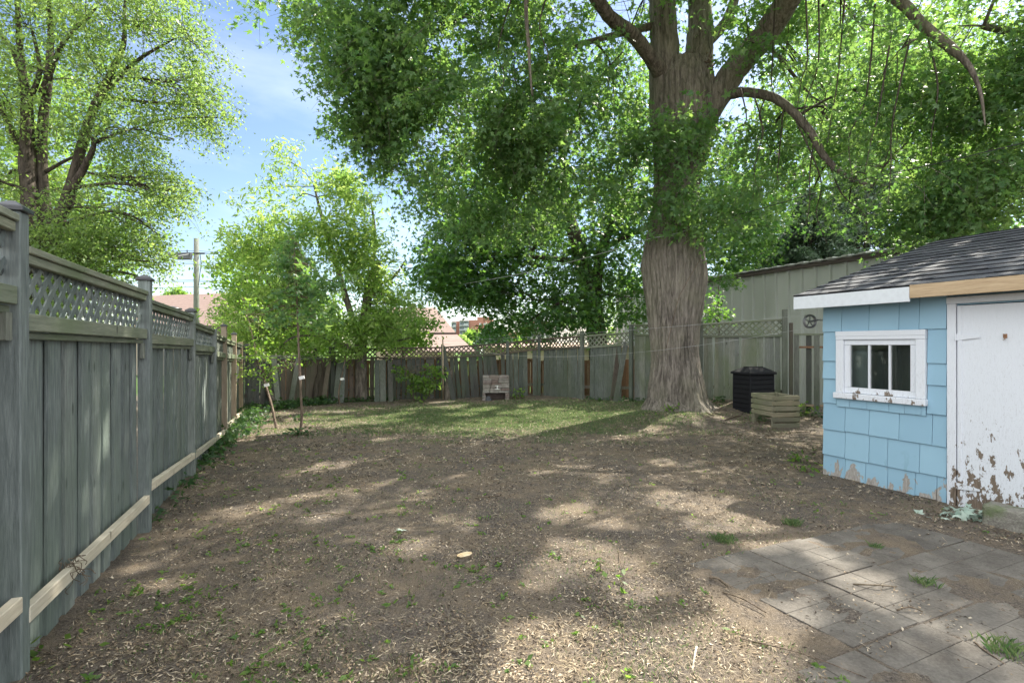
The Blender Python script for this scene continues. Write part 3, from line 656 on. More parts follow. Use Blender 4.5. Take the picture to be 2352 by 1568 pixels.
for k in range(6): mb.box((-.02 + k * .66, ey + .002, 2.06), (.03 + k * .66, .0, 2.13))
mb.build('rafter', M['wood_brown'], SH)
sM = Matrix.Translation(Vector((C0[0], C0[1], 0))) @ Matrix.Rotation(SH_A, 4, 'Z')
def SL(x, y, z): return np.array(sM @ Vector((x, y, z)))
# things inside, behind the glass
mb = MB(40); mb.tube([SL(*p) for p in spline([(.80, .35, .9), (.87, .33, 1.08), (.92, .33, 1.2), (.90, .34, 1.32), (.87, .36, 1.45), (.85, .4, 1.7)], 5)], .018, 8, .1)
tag(mb.build('bent_branch', M['wood_new'], None, smooth=True), 'pale bent branch standing inside the shed behind the right window pane', 'branch')
# pulley
pc = P(1860, 738, 6.75); ax = np.array([-.15, .985, 0.]); PL = thing('clothesline_pulley', 'grey metal pulley wheel chained to the left corner of the shed', 'pulley', pc)
mb = MB(41); e1_ = np.array([.985, .15, 0]); e2_ = np.array([0, 0, 1.]); rad = .082
def ring(mb, c, r0, tr, n=26, axv=ax):
    pts = [c + (e1_ * math.cos(2 * math.pi * k / n) + e2_ * math.sin(2 * math.pi * k / n)) * r0 for k in range(n + 1)]; mb.tube(pts, tr, 6)
ring(mb, pc + ax * .012, rad, .008); ring(mb, pc - ax * .012, rad, .008); ring(mb, pc, rad * .9, .008)
for k in range(5):
    a = 2 * math.pi * k / 5 + .3; mb.beam(pc, pc + (e1_ * math.cos(a) + e2_ * math.sin(a)) * rad * .9, .012, .008, side=ax)
mb.tube([pc - ax * .02, pc + ax * .02], .014, 10); mb.build('wheel', M['metal'], PL, smooth=False)
mb = MB(42)
for sgn in (-1, 1): mb.beam(pc + ax * .024 * sgn, pc + e1_ * .12 + ax * .01 * sgn + e2_ * .02, .004, .018, side=ax)
mb.build('bracket', M['metal'], PL)
mb = MB(43); ce = SL(0, .02, 1.86)
for k in range(5):
    a = pc + e1_ * .12 + e2_ * .02; q = a + (ce - a) * (k + .5) / 5; dd = (ce - a) / 5; 
    sv = e2_ if k % 2 else ax; pts = [q + dd * .6 * math.cos(t) + sv * .012 * math.sin(t) for t in np.linspace(0, 2 * math.pi, 11)]; mb.tube(pts, .004, 5)
mb.build('chain', M['metal'], PL)
# ------------------------------------------------------------------ things in the yard
bc = gnd(1723, 950); rz = R(18.6); BIN = thing('compost_bin', 'black plastic compost bin with peaked lid beside the big tree', 'compost bin', bc, rz)
mb = MB(50); H = .86; w_, dp = .70, .55
for k in range(8):
    z0, z1 = k * H / 8, (k + 1) * H / 8; i = .018 * (k / 8); o_ = .0
    mb.box((i, i, z0), (w_ - i, dp - i, z1 - .022)); mb.box((i + .012, i + .012, z1 - .021), (w_ - i - .012, dp - i - .012, z1 - .001))
for (x, y) in ((0, 0), (w_ - .05, 0), (0, dp - .05), (w_ - .05, dp - .05)): mb.box((x + .004, y + .004, 0.01), (x + .046, y + .046, H - .002))
mb.build('body', M['black_plastic'], BIN, bevel=.006)
mb = MB(51); a = .03; mb.box((-a, -a, H), (w_ + a, dp + a, H + .045)); 
z0 = H + .046; mb.add([(-a, -a, z0), (w_ + a, -a, z0), (w_ + a, dp + a, z0), (-a, dp + a, z0), (.14, .16, z0 + .11), (w_ - .14, .16, z0 + .11), (w_ - .14, dp - .16, z0 + .11), (.14, dp - .16, z0 + .11)], [(0, 1, 5, 4), (1, 2, 6, 5), (2, 3, 7, 6), (3, 0, 4, 7), (4, 5, 6, 7), (3, 2, 1, 0)])
lid = mb.build('lid', M['black_plastic'], BIN, bevel=.006)
mb = MB(52); mb.box((.16, .17, z0 + .111), (w_ - .16, dp - .17, z0 + .125)); mb.build('hatch', M['black_plastic'], lid, bevel=.004)
cc = gnd(1774, 983); CR = thing('wooden_crate', 'open slatted wooden crate in front of the black compost bin', 'crate', cc, R(9.5))
w_, dp, H = .60, .68, .64
for (x, y) in ((0.02, 0.02), (w_ - .07, 0.02), (0.02, dp - .07), (w_ - .07, dp - .07)):
    mb = MB(int(60 + x * 10 + y)); mb.box((x, y, -.02), (x + .05, y + .05, H - .01)); mb.build('corner_post', M['wood_crate'], CR, bevel=.003)
rg = random.Random(5)
for k in range(6):
    z = .0 + k * .109
    for side in range(4):
        if side == 2 and k < 2: continue
        mb = MB(100 + k * 4 + side); dz = rg.uniform(-.006, .006)
        if side == 0: mb.box((0, -.0, z + dz), (w_, .018, z + .080 + dz))
        if side == 1: mb.box((0, dp - .018, z + dz), (w_, dp, z + .080 + dz))
        if side == 2: mb.box((-.002, .0195, z + dz), (.0175, dp - .0195, z + .080 + dz))
        if side == 3: mb.box((w_ - .0175, .0195, z + dz), (w_ + .002, dp - .0195, z + .080 + dz))
        mb.build('slat', M['wood_crate'], CR, bevel=.003)
# stone fireplace
sc0 = gnd(1108, 920); sc0 = P(1109, 919, 15.7); sc0[2] = g1(sc0[0], sc0[1]) - .01
SF = thing('stone_fireplace', 'small block of stacked stone with low opening and white painted mark at the fence', 'fireplace', sc0, R(4))
m = NT('field_stone', .9, .2); r = m.attr(); n1 = m.noise(8, detail=6); n2 = m.noise(50, detail=5)
c = m.mix(.8, m.ramp(r, [(0, (.20, .15, .135)), (.35, (.26, .24, .215)), (.7, (.30, .29, .27)), (1, (.24, .20, .19))]), m.ramp(n1, [(.3, (.65, .65, .65)), (.7, (1.3, 1.3, 1.3))]), 'MULTIPLY'); m.color(c); m.bump(n2, .7, .008); M['stone'] = m.m
mb = MB(70); rg = random.Random(2)
def course(x0, x1, z0, z1, y0, y1, lean=0):
    x = x0
    while x < x1 - .02:
        w_ = min(rg.uniform(.12, .32), x1 - x); w_ = x1 - x if x1 - x - w_ < .06 else w_
        mb.box((x + .003, y0 + lean - rg.uniform(0, .022), z0 + .003), (x + w_ - .003, y1, z1 - .003)); x += w_
zz = 0
for k in range(3): course(-.02 + k * .006, .10 - .01 * k, k * .075, (k + 1) * .075, -.02, .5); course(.67, .80, k * .075, (k + 1) * .075, -.02, .5)
for (z0, z1, ln) in ((.226, .29, 0), (.29, .37, .0), (.37, .47, 0), (.47, .52, .02), (.52, .60, .035), (.60, .655, .06), (.655, .74, .075)): course(0, .80, z0, z1, 0, .52, ln)
mb.box((.101, .45, 0), (.669, .5, .22), .1)
SF_b = mb.build('stonework', M['stone'], SF, bevel=.01)
mb = MB(71); 
for b_ in (((.36, -.032, .335), (.50, -.026, .352)), ((.42, -.032, .352), (.445, -.026, .44)), ((.36, -.032, .44), (.47, -.026, .455))): mb.box(*b_)
mb.build('painted_letter', M['tagw'], SF_b)
mb = MB(72); mb.add([(.06, -.09, -.02), (.26, -.12, -.02), (.30, .02, -.02), (.08, .05, -.02), (.10, -.05, .13), (.2, -.07, .15), (.22, 0, .12), (.12, .01, .14)], [(3, 2, 1, 0), (4, 5, 6, 7), (0, 1, 5, 4), (1, 2, 6, 5), (2, 3, 7, 6), (3, 0, 4, 7)])
vv = [tuple(np.array([math.cos(R(4)) * x - math.sin(R(4)) * y, math.sin(R(4)) * x + math.cos(R(4)) * y, z]) + sc0) for x, y, z in mb.v]; mb.v = vv
o = mb.build('loose_stone', plain('dark_stone', (.07, .075, .085), .8, .3, nsc=12, var=.4, bump=.6), None, bevel=.02, seg=2); tag(o, 'dark grey loose stone at the left foot of the stone fireplace', 'stone')
# concrete block by the door
c1_ = gnd(2256, 1208); c2_ = gnd(2440, 1250); mb = MB(80); dd = (c2_ - c1_); dd[2] = 0; ln = np.linalg.norm(dd); dd /= ln; nn_ = np.array([-dd[1], dd[0], 0]); rg = random.Random(9)
n_x, n_y, n_z = 24, 8, 6; 
import itertools
vs_, fs_ = [], []
def cb(i, j, k):
    x = i / n_x * ln; y = j / n_y * .22; z = k / n_z * .225
    rr = .012; p = c1_ + dd * x + nn_ * y + np.array([0, 0, z - .03]); q = sn(np.array(x * 9 + k), np.array(y * 9 + z * 20), 1.7); p = p + nn_ * float(q) * .012 + np.array([0, 0, 1]) * float(sn(np.array(x * 12), np.array(y * 12), 1.)) * .008
    if k == n_z and j in (0, n_y): p[2] -= .02
    return p
key = {}
for i in range(n_x + 1):
    for j in range(n_y + 1):
        for k in range(n_z + 1):
            if i in (0, n_x) or j in (0, n_y) or k in (0, n_z): key[(i, j, k)] = len(vs_); vs_.append(cb(i, j, k))
for i in range(n_x):
    for j in range(n_y):
        for k, fl in ((0, 1), (n_z, 0)):
            q = [key[(i, j, k)], key[(i + 1, j, k)], key[(i + 1, j + 1, k)], key[(i, j + 1, k)]]; fs_.append(q[::-1] if fl else q)
    for k in range(n_z):
        for j, fl in ((0, 0), (n_y, 1)):
            q = [key[(i, j, k)], key[(i + 1, j, k)], key[(i + 1, j, k + 1)], key[(i, j, k + 1)]]; fs_.append(q[::-1] if fl else q)
for j in range(n_y):
    for k in range(n_z):
        for i, fl in ((0, 1), (n_x, 0)):
            q = [key[(i, j, k)], key[(i, j + 1, k)], key[(i, j + 1, k + 1)], key[(i, j, k + 1)]]; fs_.append(q[::-1] if fl else q)
mb.add(vs_, fs_, .5)
m = NT('mossy_concrete', .95, .15); n1 = m.noise(5, detail=6); n2 = m.noise(60, detail=6, rough=.7); c = m.mix(m.ramp(n1, [(.45, 0), (.62, .9)]), m.ramp(n2, [(.3, (.16, .15, .13)), (.7, (.33, .32, .28))]), (.13, .17, .08)); m.color(c); m.bump(n2, .9, .02)
tag(mb.build('concrete_block', m.m, None, smooth=True), 'mossy rough concrete block lying in front of the white shed door', 'block')
# tree stump disc
st = gnd(1067, 1279); mb = MB(81); ST = thing('tree_stump', 'small freshly cut stump level with the bare ground in the middle of the yard', 'stump', st)
n = 22; ra = [.055 * (1 + .14 * math.sin(2 * a + 1) + .06 * random.Random(i).uniform(-1, 1)) for i, a in enumerate(np.linspace(0, 6.28, n, False))]
ra2 = [(math.cos(a), math.sin(a)) for a in np.linspace(0, 2 * math.pi, n, False)]
mb.add([st + [c_ * r_ * 1.25, s_ * r_ * 1.05, -.04] for (c_, s_), r_ in zip(ra2, ra)] + [st + [c_ * r_, s_ * r_, .022 + .006 * c_] for (c_, s_), r_ in zip(ra2, ra)], [(i, (i + 1) % n, n + (i + 1) % n, n + i) for i in range(n)]); mb.build('bark_ring', M['bark_brown'], ST)
m = NT('cut_wood', .8, .2); n1 = m.noise(18, detail=3); m.color(m.ramp(n1, [(.35, (.55, .40, .22)), (.6, (.70, .58, .40))]))
mb = MB(82); mb.add([st + [c_ * r_ * .93, s_ * r_ * .93, .0225 + .006 * c_] for (c_, s_), r_ in zip(ra2, ra)] + [st + [0, 0, .026]], [(i, (i + 1) % n, n) for i in range(n)]); mb.build('cut_face', m.m, ST)
# clothesline pole, line and cables
b = gnd(1018, 915); b = P(1018, 915, 16.0); b[2] = g1(b[0], b[1]) - .1; tpp = P(1017, 784, 16.0)
mb = MB(83); mb.tube([b, tpp], [.028, .024], 8); mb.tube([tpp, tpp + [0, 0, .06]], [.024, .012], 8)
tag(mb.build('clothesline_pole', M['wood_tan'], None, smooth=True), 'thin upright pole holding the clothesline in front of the back fence', 'pole')
def cable(name, pts, r, mat, label, sag=0, n=14, cat='cable', group=None):
    mb = MB(1); q = []
    for i in range(len(pts) - 1):
        for t in np.linspace(0, 1, n, endpoint=(i == len(pts) - 2)):
            p = np.array(pts[i]) * (1 - t) + np.array(pts[i + 1]) * t; p[2] -= sag * 4 * t * (1 - t); q.append(p)
    mb.tube(q, r, 5); return tag(mb.build(name, mat, None, smooth=True), label, cat, group)
cable('clothesline', [pc + [0, -.0, rad], tpp + [0, 0, .02]], .0022, M['line'], 'upper pale strand of the clothesline from the shed pulley to the far pole', .05, cat='clothesline')
cable('clothesline', [pc + [0, 0, -rad], P(1018, 790, 15.95)], .0022, M['line'], 'lower pale strand of the clothesline, sagging in front of the big trunk', .38, cat='clothesline')
cable('service_cable', [P(2500, 290, 8.0), P(1955, 418, 10.0), P(1612, 514, 11.65)], .008, M['wire'], 'dark overhead cable from the upper right to the big trunk', .03)
cable('service_cable', [P(1612, 514, 11.65), P(1500, 546, 11.5), P(1180, 632, 14.5), P(930, 668, 20)], .007, M['line'], 'pale overhead cable from the big trunk down towards the houses on the left', .05)
# utility pole and wires
pb = P(451, 760, 30); PO = thing('utility_pole', 'weathered wooden utility pole beyond the left fence', 'utility pole', (pb[0], 30, -.4))
mb = MB(90); mb.tube([(pb[0] , 30, -.5), P(451, 548, 30)], [.165, .13], 12); mb.build('pole', M['wood_grey'], PO, smooth=True)
mb = MB(91); mb.tube([P(459, 580, 29.8), P(462, 605, 29.7), P(456, 655, 29.8)], .02, 5); mb.build('drop_wire', M['wire'], PO)
mb = MB(92); mb.tube([P(444, 582, 29.9), P(470, 582, 29.9)], .05, 6); mb.build('bracket', M['wire'], PO)
b0 = P(390, 592, 30.0); SB = thing('splice_box', 'grey cable splice box hanging from the wires left of the utility pole', 'splice box', b0)
mb = MB(93); x0, x1 = P(393, 590, 30)[0], P(438, 590, 30)[0]; zt_, zb_ = P(0, 581, 30)[2], P(0, 596, 30)[2]
mb.add([(x0 + .2, 29.85, zb_), (x1, 29.85, zb_), (x1, 30.15, zb_), (x0 + .2, 30.15, zb_), (x0 - .15, 29.85, zt_), (x1 + .05, 29.85, zt_), (x1 + .05, 30.15, zt_), (x0 - .15, 30.15, zt_)], [(3, 2, 1, 0), (4, 5, 6, 7), (0, 1, 5, 4), (1, 2, 6, 5), (2, 3, 7, 6), (3, 0, 4, 7)]); mb.build('case', plain('case_grey', (.10, .105, .12), .6), SB, bevel=.02)
for k, u in enumerate((398, 430)): mb = MB(94 + k); mb.beam(P(u, 574, 30), P(u, 581.2, 30), .04, .04); mb.build('hanger', M['wire'], SB)
for k, (va, vb, vc, lb) in enumerate([(573, 576, 584, 'topmost utility wire above the splice box'), (579, 580, 600, 'thick utility wire the splice box hangs from'), (600, 602, 606, 'third utility wire from the top at the pole'), (604, 606, 611, 'fourth utility wire from the top at the pole'), (640, 643, 650, 'fifth utility wire from the top, upper of a pair'), (644, 646, 655, 'sixth utility wire from the top, lower of a pair'), (657, 659, 668, 'lowest utility wire crossing behind the pole')]):
    cable('utility_wire', [P(-300, va, 30.2), P(451, vb, 30.2), P(1250, vc + 30, 30.2)], .022 if k == 1 else .013, M['wire'], lb, .12, group='wires on the utility pole', cat='wire')
cable('utility_wire', [P(225, 606, 16), P(437, 583, 30.1)], .012, M['line'], 'pale slanting wire running from the left trees up to the splice box', .05, cat='wire')
# garden lamp behind the fence
lp = P(391, 708, 10.5); LA = thing('garden_lamp', 'domed garden lamp with cream bowl just beyond the left fence', 'lamp', (lp[0], 10.5, g1(lp[0], 10.5)))
mb = MB(95); mb.tube([(lp[0], 10.5, -.15), (lp[0], 10.5, lp[2] - .1)], .03, 8); mb.build('stem', M['black_cap'], LA, smooth=True)
mb = MB(96); mb.tube([lp + [0, 0, -.12], lp + [0, 0, -.08], lp + [0, 0, -.02]], [.05, .14, .17], 16); mb.build('bowl', plain('cream_bowl', (.5, .42, .28), .5), LA, smooth=True)
mb = MB(97); mb.tube([lp + [0, 0, -.018], lp + [0, 0, .01], lp + [0, 0, .04]], [.21, .2, .06], 16); mb.build('cap', M['black_cap'], LA, smooth=True)
# ------------------------------------------------------------------ metal building
m = NT('ribbed_metal', .5, .4); n1 = m.noise(1.5, (1, 1, .3), 5); m.color(m.ramp(n1, [(.3, (.38, .40, .385)), (.7, (.47, .49, .475))])); m.b.inputs['Metallic'].default_value = .1; M['sheet'] = m.m
A = np.array([7.10 - .407 * 5.5, 24.5]); B = np.array([14.81 - .407 * 12.6, 12.6]); d, n = dirn(A, B); Lw = np.linalg.norm(B - A)
MBd = thing('metal_building', 'grey-green ribbed metal building behind the fence on the right', 'building', (*B, -.2))
mb = MB(110); s = 0; V_ = []; n3 = np.array([*n, 0])
if n3[0] > 0: n3 = -n3
d3 = np.array([*d, 0]); prof = [(0, 0), (.30, 0), (.33, .05), (.39, .05), (.42, 0)]; pts = []
while s < Lw:
    for (a, h) in prof: pts.append((s + a, h))
    s += .45
def ztop(s): 
    t = s / Lw; return zv(598, 13.9) if False else 4.0
zt0 = zv(648, 19.0); zt1 = zv(597, 13.9)
vs_ = []; 
for (a, h) in pts:
    p = np.array([*A, 0]) + d3 * a + n3 * h; t = (a - 5.9) / 5.55; zz = zt0 + (zt1 - zt0) * ((p[1] - 19.0) / (13.9 - 19.0)); vs_.append((p[0], p[1], -.4)); vs_.append((p[0], p[1], zz))
mb.add(vs_, [(2 * i, 2 * i + 2, 2 * i + 3, 2 * i + 1) for i in range(len(pts) - 1)], .5)
def zt_at(Yy): return zt0 + (zt1 - zt0) * ((Yy - 19.0) / (13.9 - 19.0))
iw = -n3 * .06; P0_, P1_ = np.array([*A, 0.]), np.array([*B, 0.]); bk = -n3 * 9
q = [P0_ + iw, P1_ + iw, P1_ + bk, P0_ + bk]; qz = [zt_at(A[1]), zt_at(B[1]), zt_at(B[1]) + .5, zt_at(A[1]) + .5]
mb.hexa([p + [0, 0, -.4] for p in q] + [np.array([p[0], p[1], z_]) for p, z_ in zip(q, qz)], .4); mb.build('wall', M['sheet'], MBd)
mb = MB(111); mb.beam(P0_ + n3 * .06 + [0, 0, zt_at(A[1]) + .03], P1_ + n3 * .06 + [0, 0, zt_at(B[1]) + .03], .10, .10, side=n3); mb.build('gutter', plain('dark_gutter', (.07, .055, .05), .6), MBd)
mb = MB(112); s = 0
while s < Lw:
    c_ = P0_ + d3 * (s + .2); z_ = zt_at(c_[1]) + .12; mb.beam(c_ + n3 * .15 + [0, 0, z_], c_ - n3 * 8 + [0, 0, z_ + .55], .24, .03); mb.beam(c_ + d3 * .23 + n3 * .14 + [0, 0, z_ + .02], c_ + d3 * .23 - n3 * 8 + [0, 0, z_ + .57], .2, .04); s += .45
mb.build('roof', M['sheet'], MBd)
# ------------------------------------------------------------------ distant houses
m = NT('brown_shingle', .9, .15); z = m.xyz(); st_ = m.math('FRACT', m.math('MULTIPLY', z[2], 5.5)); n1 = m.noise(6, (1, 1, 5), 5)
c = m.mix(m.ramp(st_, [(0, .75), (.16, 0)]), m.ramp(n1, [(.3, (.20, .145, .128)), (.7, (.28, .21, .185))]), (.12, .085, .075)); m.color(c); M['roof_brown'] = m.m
M['stucco'] = plain('beige_stucco', (.42, .35, .27), .9); M['eave'] = plain('dark_eave', (.10, .075, .07), .7); M['winw'] = plain('white_trim', (.7, .7, .7)); M['ghroof'] = plain('pale_grey_shingle', (.32, .30, .28), .9, nsc=8)
def hip(parent, c4, ztop_, r0, r1, ze, mat, name='roof'):
    mb = MB(1); v = [(*c, ze) for c in c4] + [(*r0, ztop_), (*r1, ztop_)]; mb.add(v, [(0, 1, 5, 4), (1, 2, 5), (2, 3, 4, 5), (3, 0, 4), (3, 2, 1, 0)], .5); return mb.build(name, mat, parent)
def xy(u, Y): return np.array([(u - U0) / F * Y, Y])
def housebox(parent, c4, z0, z1, mat, inset=.35):
    cen = sum(c4) / 4; q = [c + (cen - c) / np.linalg.norm(cen - c) * inset * 1.4 for c in c4]; mb = MB(2)
    mb.hexa([(*c, z0) for c in q] + [(*c, z1) for c in q], .5); return mb.build('wall', mat, parent)
HA = thing('bungalow', 'low house with long pinkish brown shingle roof behind the utility pole', 'house', (*xy(480, 34), -.4))
c4 = [xy(290, 33), xy(740, 30), xy(700, 42), xy(310, 45)]; ze = zv(757, 32); housebox(HA, c4, -1, ze - .02, M['stucco']); hip(HA, c4, zv(679, 39), xy(345, 39), xy(520, 37), ze, M['roof_brown'])
mb = MB(3); mb.beam([*c4[0], ze + .0], [*c4[1], ze + .0], .06, .5); mb.build('fascia', M['eave'], HA)
for k, u in enumerate((600, 660)): mb = MB(4 + k); q = xy(u, 31.0); mb.box((q[0] - .5, 30.9, 1.0), (q[0] + .5, 31.1, 2.0)); mb.build('window', plain('far_glass%d' % k, (.12, .14, .16), .2), HA)
HB = thing('bungalow', 'house with brown hipped roof and lower flared roof behind the middle of the back fence', 'house', (*xy(970, 38), -.4))
c4 = [xy(858, 36), xy(1048, 37), xy(1040, 46), xy(868, 46)]; ze = zv(765, 37); housebox(HB, c4, -1.5, ze + .02, M['stucco'], .2); rb = hip(HB, c4, zv(706, 41), xy(900, 41), xy(1000, 41), ze, M['roof_brown'])
mb = MB(3); q = xy(947, 41); zt_ = zv(697, 41); mb.box((q[0] - .25, 40.8, zv(712, 41)), (q[0] + .25, 41.2, zt_)); mb.build('chimney', M['eave'], rb)
mb = MB(4); mb.beam([*c4[0], ze - .1], [*c4[1], ze - .1], .08, .3); mb.build('fascia', M['eave'], HB)
mb = MB(5); a_, b_, c_, d_ = xy(960, 36.6), xy(1050, 36.9), xy(1092, 32), xy(955, 31.5); z1_, z2_ = zv(768, 36.8), zv(806, 32)
mb.add([(*a_, z1_), (*b_, z1_), (*c_, z2_), (*d_, z2_), (*a_, z1_ - .5), (*b_, z1_ - .5), (*c_, z2_ - .1), (*d_, z2_ - .1)], [(0, 1, 2, 3), (7, 6, 5, 4), (0, 4, 5, 1), (1, 5, 6, 2), (2, 6, 7, 3), (3, 7, 4, 0)]); mb.build('lower_roof', M['roof_brown'], HB)
HC = thing('gabled_house', 'white sided gabled house with grey roof behind the right part of the back fence', 'house', (*xy(1260, 48), -.4))
m = NT('pale_siding', .7, .2); z = m.xyz(); m.color(m.mix(m.ramp(m.math('FRACT', m.math('MULTIPLY', z[2], 7)), [(0, .5), (.2, 0)]), (.62, .62, .66), (.35, .35, .40))); 
La, Ra, Ap = xy(1212, 46), xy(1292, 44), xy(1240, 45.3); zt_ = zv(750, 45.3); ze = zv(800, 45)
mb = MB(6); mb.add([(*La, -1.5), (*Ra, -1.5), (*Ra, ze), (*Ap, zt_), (*La, ze)], [(0, 1, 2, 3, 4)], .5); bkv = np.array([3.5, 9.]); mb.add([(*La, -1.5), (*(La + bkv), -1.5), (*(La + bkv), ze), (*La, ze), (*Ra, -1.5), (*(Ra + bkv), -1.5), (*(Ra + bkv), ze), (*Ra, ze)], [(0, 3, 2, 1), (4, 5, 6, 7)]); mb.build('wall', m.m, HC)
mb = MB(7)
up = np.array([0, 0, .12]); Ra2 = Ra + (Ra - Ap) * .15; La2 = La + (La - Ap) * .15; zra = ze - (zt_ - ze) * .15; bk2 = np.array([9.5, 7.0])
for (E_,) in ((Ra2,), (La2,)):
    q = [np.array([*E_, zra]), np.array([*(E_ + bk2), zra]), np.array([*(Ap + bk2), zt_]), np.array([*Ap, zt_])]; q = [p - np.array([.1, .35, 0]) for p in q[:1]] + [q[1], q[2], q[3] - np.array([.1, .35, 0])]
    mb.hexa([p for p in q] + [p + up for p in q], .5)
mb.build('roof', M['ghroof'], HC)
mb = MB(8); mb.box((Ap[0] + .1, 44.6, zv(790, 45)), (Ap[0] + .5, 44.9, zv(768, 45))); mb.build('window', M['winw'], HC)
GA = thing('low_garage', 'low pale beige garage right behind the lattice of the back fence', 'garage', (*xy(1180, 24), -.4))
c4 = [xy(1095, 25), xy(1480, 22), xy(1470, 27), xy(1100, 30)]; housebox(GA, c4, -1, zv(797, 24), plain('pale_stucco', (.50, .42, .33), .9)); hip(GA, c4, zv(787, 26), xy(1170, 27.5), xy(1400, 25), zv(797, 24), plain('tan_shingle', (.42, .32, .25), .9))
# apartment building far off
AP = thing('apartment_building', 'distant brick apartment building with glazed balconies above the back fence', 'building', (*xy(1100, 300), -5))
brick = plain('red_brick', (.33, .16, .125), .9, nsc=2, var=.08); band = plain('grey_band', (.33, .36, .38), .7, nsc=3); gls = plain('far_window', (.14, .18, .20), .15, nsc=.5, var=.5, bump=0); wh = plain('white_panel', (.62, .66, .68), .6)
Y = 300
def bx(mb, ua, ub, va, vb, Y0, Y1): mb.box((xy(ua, Y)[0], Y0, zv(vb, Y)), (xy(ub, Y)[0], Y1, zv(va, Y)))
mb = MB(9); bx(mb, 1055, 1096, 735, 830, 300, 325); bx(mb, 1096, 1130, 728, 830, 300.2, 325); bx(mb, 1200, 1262, 738, 830, 300, 325); bx(mb, 1130, 1200, 762, 830, 302, 325); bx(mb, 1036, 1055, 737, 830, 304, 325); mb.build('wall', brick, AP)
for (ua, ub, vt) in ((1037, 1048, 741), (1056, 1077, 738), (1211, 1239, 744)):
    for k in range(8):
        v0_ = vt + k * 10.3
        mb = MB(k); bx(mb, ua, ub, v0_ - 1.2, v0_ + .6, 296.5, 299.9); f = mb.build('balcony', band, AP)
        mb = MB(k); bx(mb, ua, (ua + ub) / 2, v0_ + .6, v0_ + 9, 299.2, 299.95); fw = mb.build('window', wh, AP)
        mb = MB(k); w3 = (ub - ua) / 8
        for j in range(3): bx(mb, ua + w3 * (j * 1.3 + .2), ua + w3 * (j * 1.3 + 1.2), v0_ + 1.4, v0_ + 8, 299.0, 299.18)
        mb.build('pane', gls, fw)
        mb = MB(k); bx(mb, (ua + ub) / 2, ub, v0_ + .6, v0_ + 9, 299.6, 299.95); mb.build('window', gls, AP)
        mb = MB(k); bx(mb, (ua + ub) / 2, ub, v0_ + 5, v0_ + 9, 296.6, 296.8); mb.build('railing', band, f)
for (u, vt) in ((1101, 742), (1111, 742), (1247, 745)):
    for k in range(6): mb = MB(k); bx(mb, u, u + 4, vt + k * 10.3, vt + 5 + k * 10.3, 299.6, 300.15); mb.build('window', wh if k % 2 == 0 else gls, AP)
# ------------------------------------------------------------------ gaps in the canopy where sunlight comes through
GAPS = []
def gap(p, r, tmin=.5): GAPS.append((*p, r, tmin))
for (u, v, r) in [(1120, 1530, .20), (1200, 1510, .24), (1290, 1500, .26), (1380, 1540, .25), (1250, 1560, .25), (1470, 1550, .22), (1560, 1500, .22), (1640, 1540, .22), (1710, 1490, .18), (1100, 1470, .12),
                  (1250, 1315, .16), (1330, 1285, .2), (1300, 1250, .12), (1400, 1300, .15), (1450, 1350, .15), (1280, 1180, .17), (1330, 1165, .10), (1125, 1200, .16), (935, 1260, .12), (1390, 1210, .12),
                  (1560, 1150, .20), (1640, 1160, .22), (1700, 1200, .25), (1780, 1190, .22), (1770, 1240, .20), (1840, 1250, .14), (1620, 1210, .2), (1520, 1140, .15),
                  (1700, 1400, .12), (1760, 1420, .13), (1820, 1440, .09), (1960, 1330, .13), (2020, 1380, .11), (1900, 1290, .09), (2190, 1470, .09), (1850, 1400, .05),
                  (1310, 1080, .2), (1400, 1085, .14), (1200, 1087, .2), (1080, 1030, .2), (880, 1062, .14), (970, 1135, .12), (740, 1190, .10), (360, 1345, .07), (1160, 1045, .1), (1580, 1075, .13), (1500, 1060, .12), (880, 1010, .15),
                  (600, 985, .45), (640, 975, .4), (700, 975, .4), (560, 985, .35), (750, 945, .4), (820, 945, .4), (600, 955, .4), (880, 968, .35), (780, 975, .3), (660, 990, .3), (560, 1000, .25), (700, 960, .35), (760, 960, .35), (820, 965, .35), (880, 955, .35), (640, 950, .3), (540, 1010, .2), (580, 965, .3),
                  (950, 938, .45), (1030, 932, .5), (1100, 940, .45), (1180, 948, .4), (1250, 955, .4), (1340, 950, .35), (1420, 958, .3), (1010, 925, .4), (1320, 935, .3), (1060, 952, .35), (920, 950, .3), (1480, 985, .2),
                  (1140, 962, .3), (1270, 940, .3), (1210, 930, .25), (850, 940, .25)]:
    gap(gnd(u, v), r)
for (x, y, r) in [(.1, .45, .10), (.3, .5, .07), (.55, .9, .10), (.8, .95, .10), (1.1, 1.0, .10), (1.5, 1.3, .1), (1.9, 1.4, .1), (2.3, 2.2, .12), (1.3, 2.1, .1), (.4, 2.2, .1), (2.2, .9, .09), (1.7, .75, .06), (.0, 1.4, .08)]:
    gap(SL(x, y, 2.17 + (y + .27) * .305), r * .45)
def fencept(Y, z): q = LF(Y); return np.array([q[0], q[1], z])
for (Y, z, r) in [(8.5, 1.4, .12), (8.8, 1.0, .15), (9.0, .5, .15), (8.6, .2, .12), (9.5, 1.5, .2), (9.8, 1.1, .18), (10, .6, .2), (9.9, .1, .2), (10.9, 1.3, .2), (11.2, .8, .22), (11.1, .3, .22), (11.8, 1.2, .15), (7.7, .7, .07), (7.6, .95, .06), (7.8, 1.2, .05), (8.9, 1.65, .2), (9.6, 1.7, .2), (8.3, 1.65, .1), (10.5, 1.6, .2)]:
    gap(fencept(Y, z), r)
